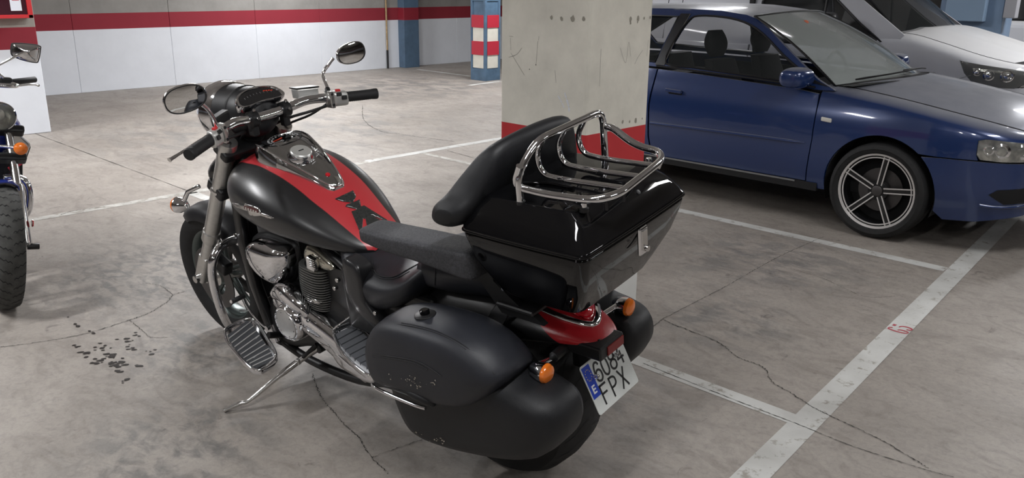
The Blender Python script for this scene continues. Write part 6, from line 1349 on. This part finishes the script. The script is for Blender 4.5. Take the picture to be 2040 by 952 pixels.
for s in (1, -1): tube('crash_bar', [Vector((p.x, s * p.y, p.z)) for p in cbp], .020, M['chrome'], b2, n=14, k=5)
# bars, lever, mirror
gl, gr_ = D(20, 164, 0, -.52), D(64, 159, 0, -.60)
for s in (1, -1):
    f_ = lambda p, s=s: Vector((p.x, s * p.y, p.z))
    if s > 0: hb2 = tube('handlebar', [(gr_.x, -gr_.y, gr_.z), (gl.x, -gl.y, gl.z), (-.44, -.1, gl.z - .01), (-.44, .1, gl.z - .01), (gl.x, gl.y, gl.z), (gr_.x, gr_.y, gr_.z)], .012, M['chrome'], b2, n=12, k=5)
    cyl2('grip', f_(gl), f_(gr_ + (gr_ - gl).normalized() * .02), .0165, M['rubber'], b2, 16)
    V, Fc = obox_g(f_(gl) - Vector((.0, s * .02, 0)), (1, 0, 0), (0, 1, 0), (0, 0, 1), (.028, .03, .025)); bev(obj('switch_housing', V, Fc, M['black'], b2, smooth=False), .01, 3)
    tube('hand_lever', [f_(p) for p in (D(5, 170, 0, -.44), D(30, 171, 0, -.45), D(60, 168, 0, -.50), D(76, 170, 0, -.54))], [.009] * 12 + [.007] * 3 + [.011], M['chrome_dull'], b2, n=10, k=5, flat=.7)
    mp = [D(23, 90, 0, -.46), D(28, 86, 0, -.46), D(55, 87, 0, -.46), D(79, 91, 0, -.46), D(81, 100, 0, -.46), D(77, 121, 0, -.46), D(70, 125, 0, -.46), D(45, 120, 0, -.46), D(26, 112, 0, -.46), D(22, 104, 0, -.46)]
    mp = [f_(Vector(p)) for p in crom(mp, 4, True)]; mc_ = sum(mp, Vector()) / len(mp)
    mh = loft('mirror_head', [[mc_ + (p - mc_) * s_ + Vector((dx, 0, 0)) for p in mp] for s_, dx in ((.97, -.022), (1.02, -.018), (1.04, -.006), (1.0, .002), (.95, .004))], M['rubber'], b2)
    loft('mirror_back', [[mc_ + (p - mc_) * s_ + Vector((dx, 0, 0)) for p in mp] for s_, dx in ((.955, .000), (.93, .008), (.75, .014), (.45, .017), (.18, .022))], M['chrome'], mh, sharp=60)
    tube('mirror_stem', [mc_ + Vector((.030, 0, .004)), mc_ + Vector((.026, -s * .02, -.006)), f_(D(0, 128, 0, -.45)) + Vector((0, s * .0, 0)), f_(D(0, 128, 0, -.45)) + Vector((-.02, -s * .08, -.07))], .0065, M['chrome'], mh, n=10)
obj('engine_block', *MB().box((-1.05, -.14, .2), (-.50, .14, .62)).__dict__.values(), M['engine'], b2, smooth=False)
loft('seat', [[(-.95 - t * .75, p[0] * .15, .70 + p[1] * .05 + .05 * t) for p in sup(20, 1, 1, 3)] for t in (0, .3, .6, 1)], M['vinyl'], b2)
loft('rear_mudguard', [[(-1.2 - t * .65, p[0] * .10, .66 - .10 * t * t + p[1] * .05) for p in sup(20, 1, 1, 3)] for t in (0, .3, .6, 1)], M['blue_guard'], b2)
tube('side_stand', [(-.95, .10, .22), (-1.0, .20, .03)], .012, M['chrome_dull'], b2, n=10)
tube('frame_rail', [(-.42, .0, .78), (-.46, .0, .2), (-.9, 0, .18), (-1.25, 0, .32)], .02, M['engine'], b2, n=10)
tube('swing_arm', [(-1.1, .10, .33), (-1.55, .10, .312)], .018, M['engine'], b2, n=8); tube('swing_arm', [(-1.1, -.10, .33), (-1.55, -.10, .312)], .018, M['engine'], b2, n=8)
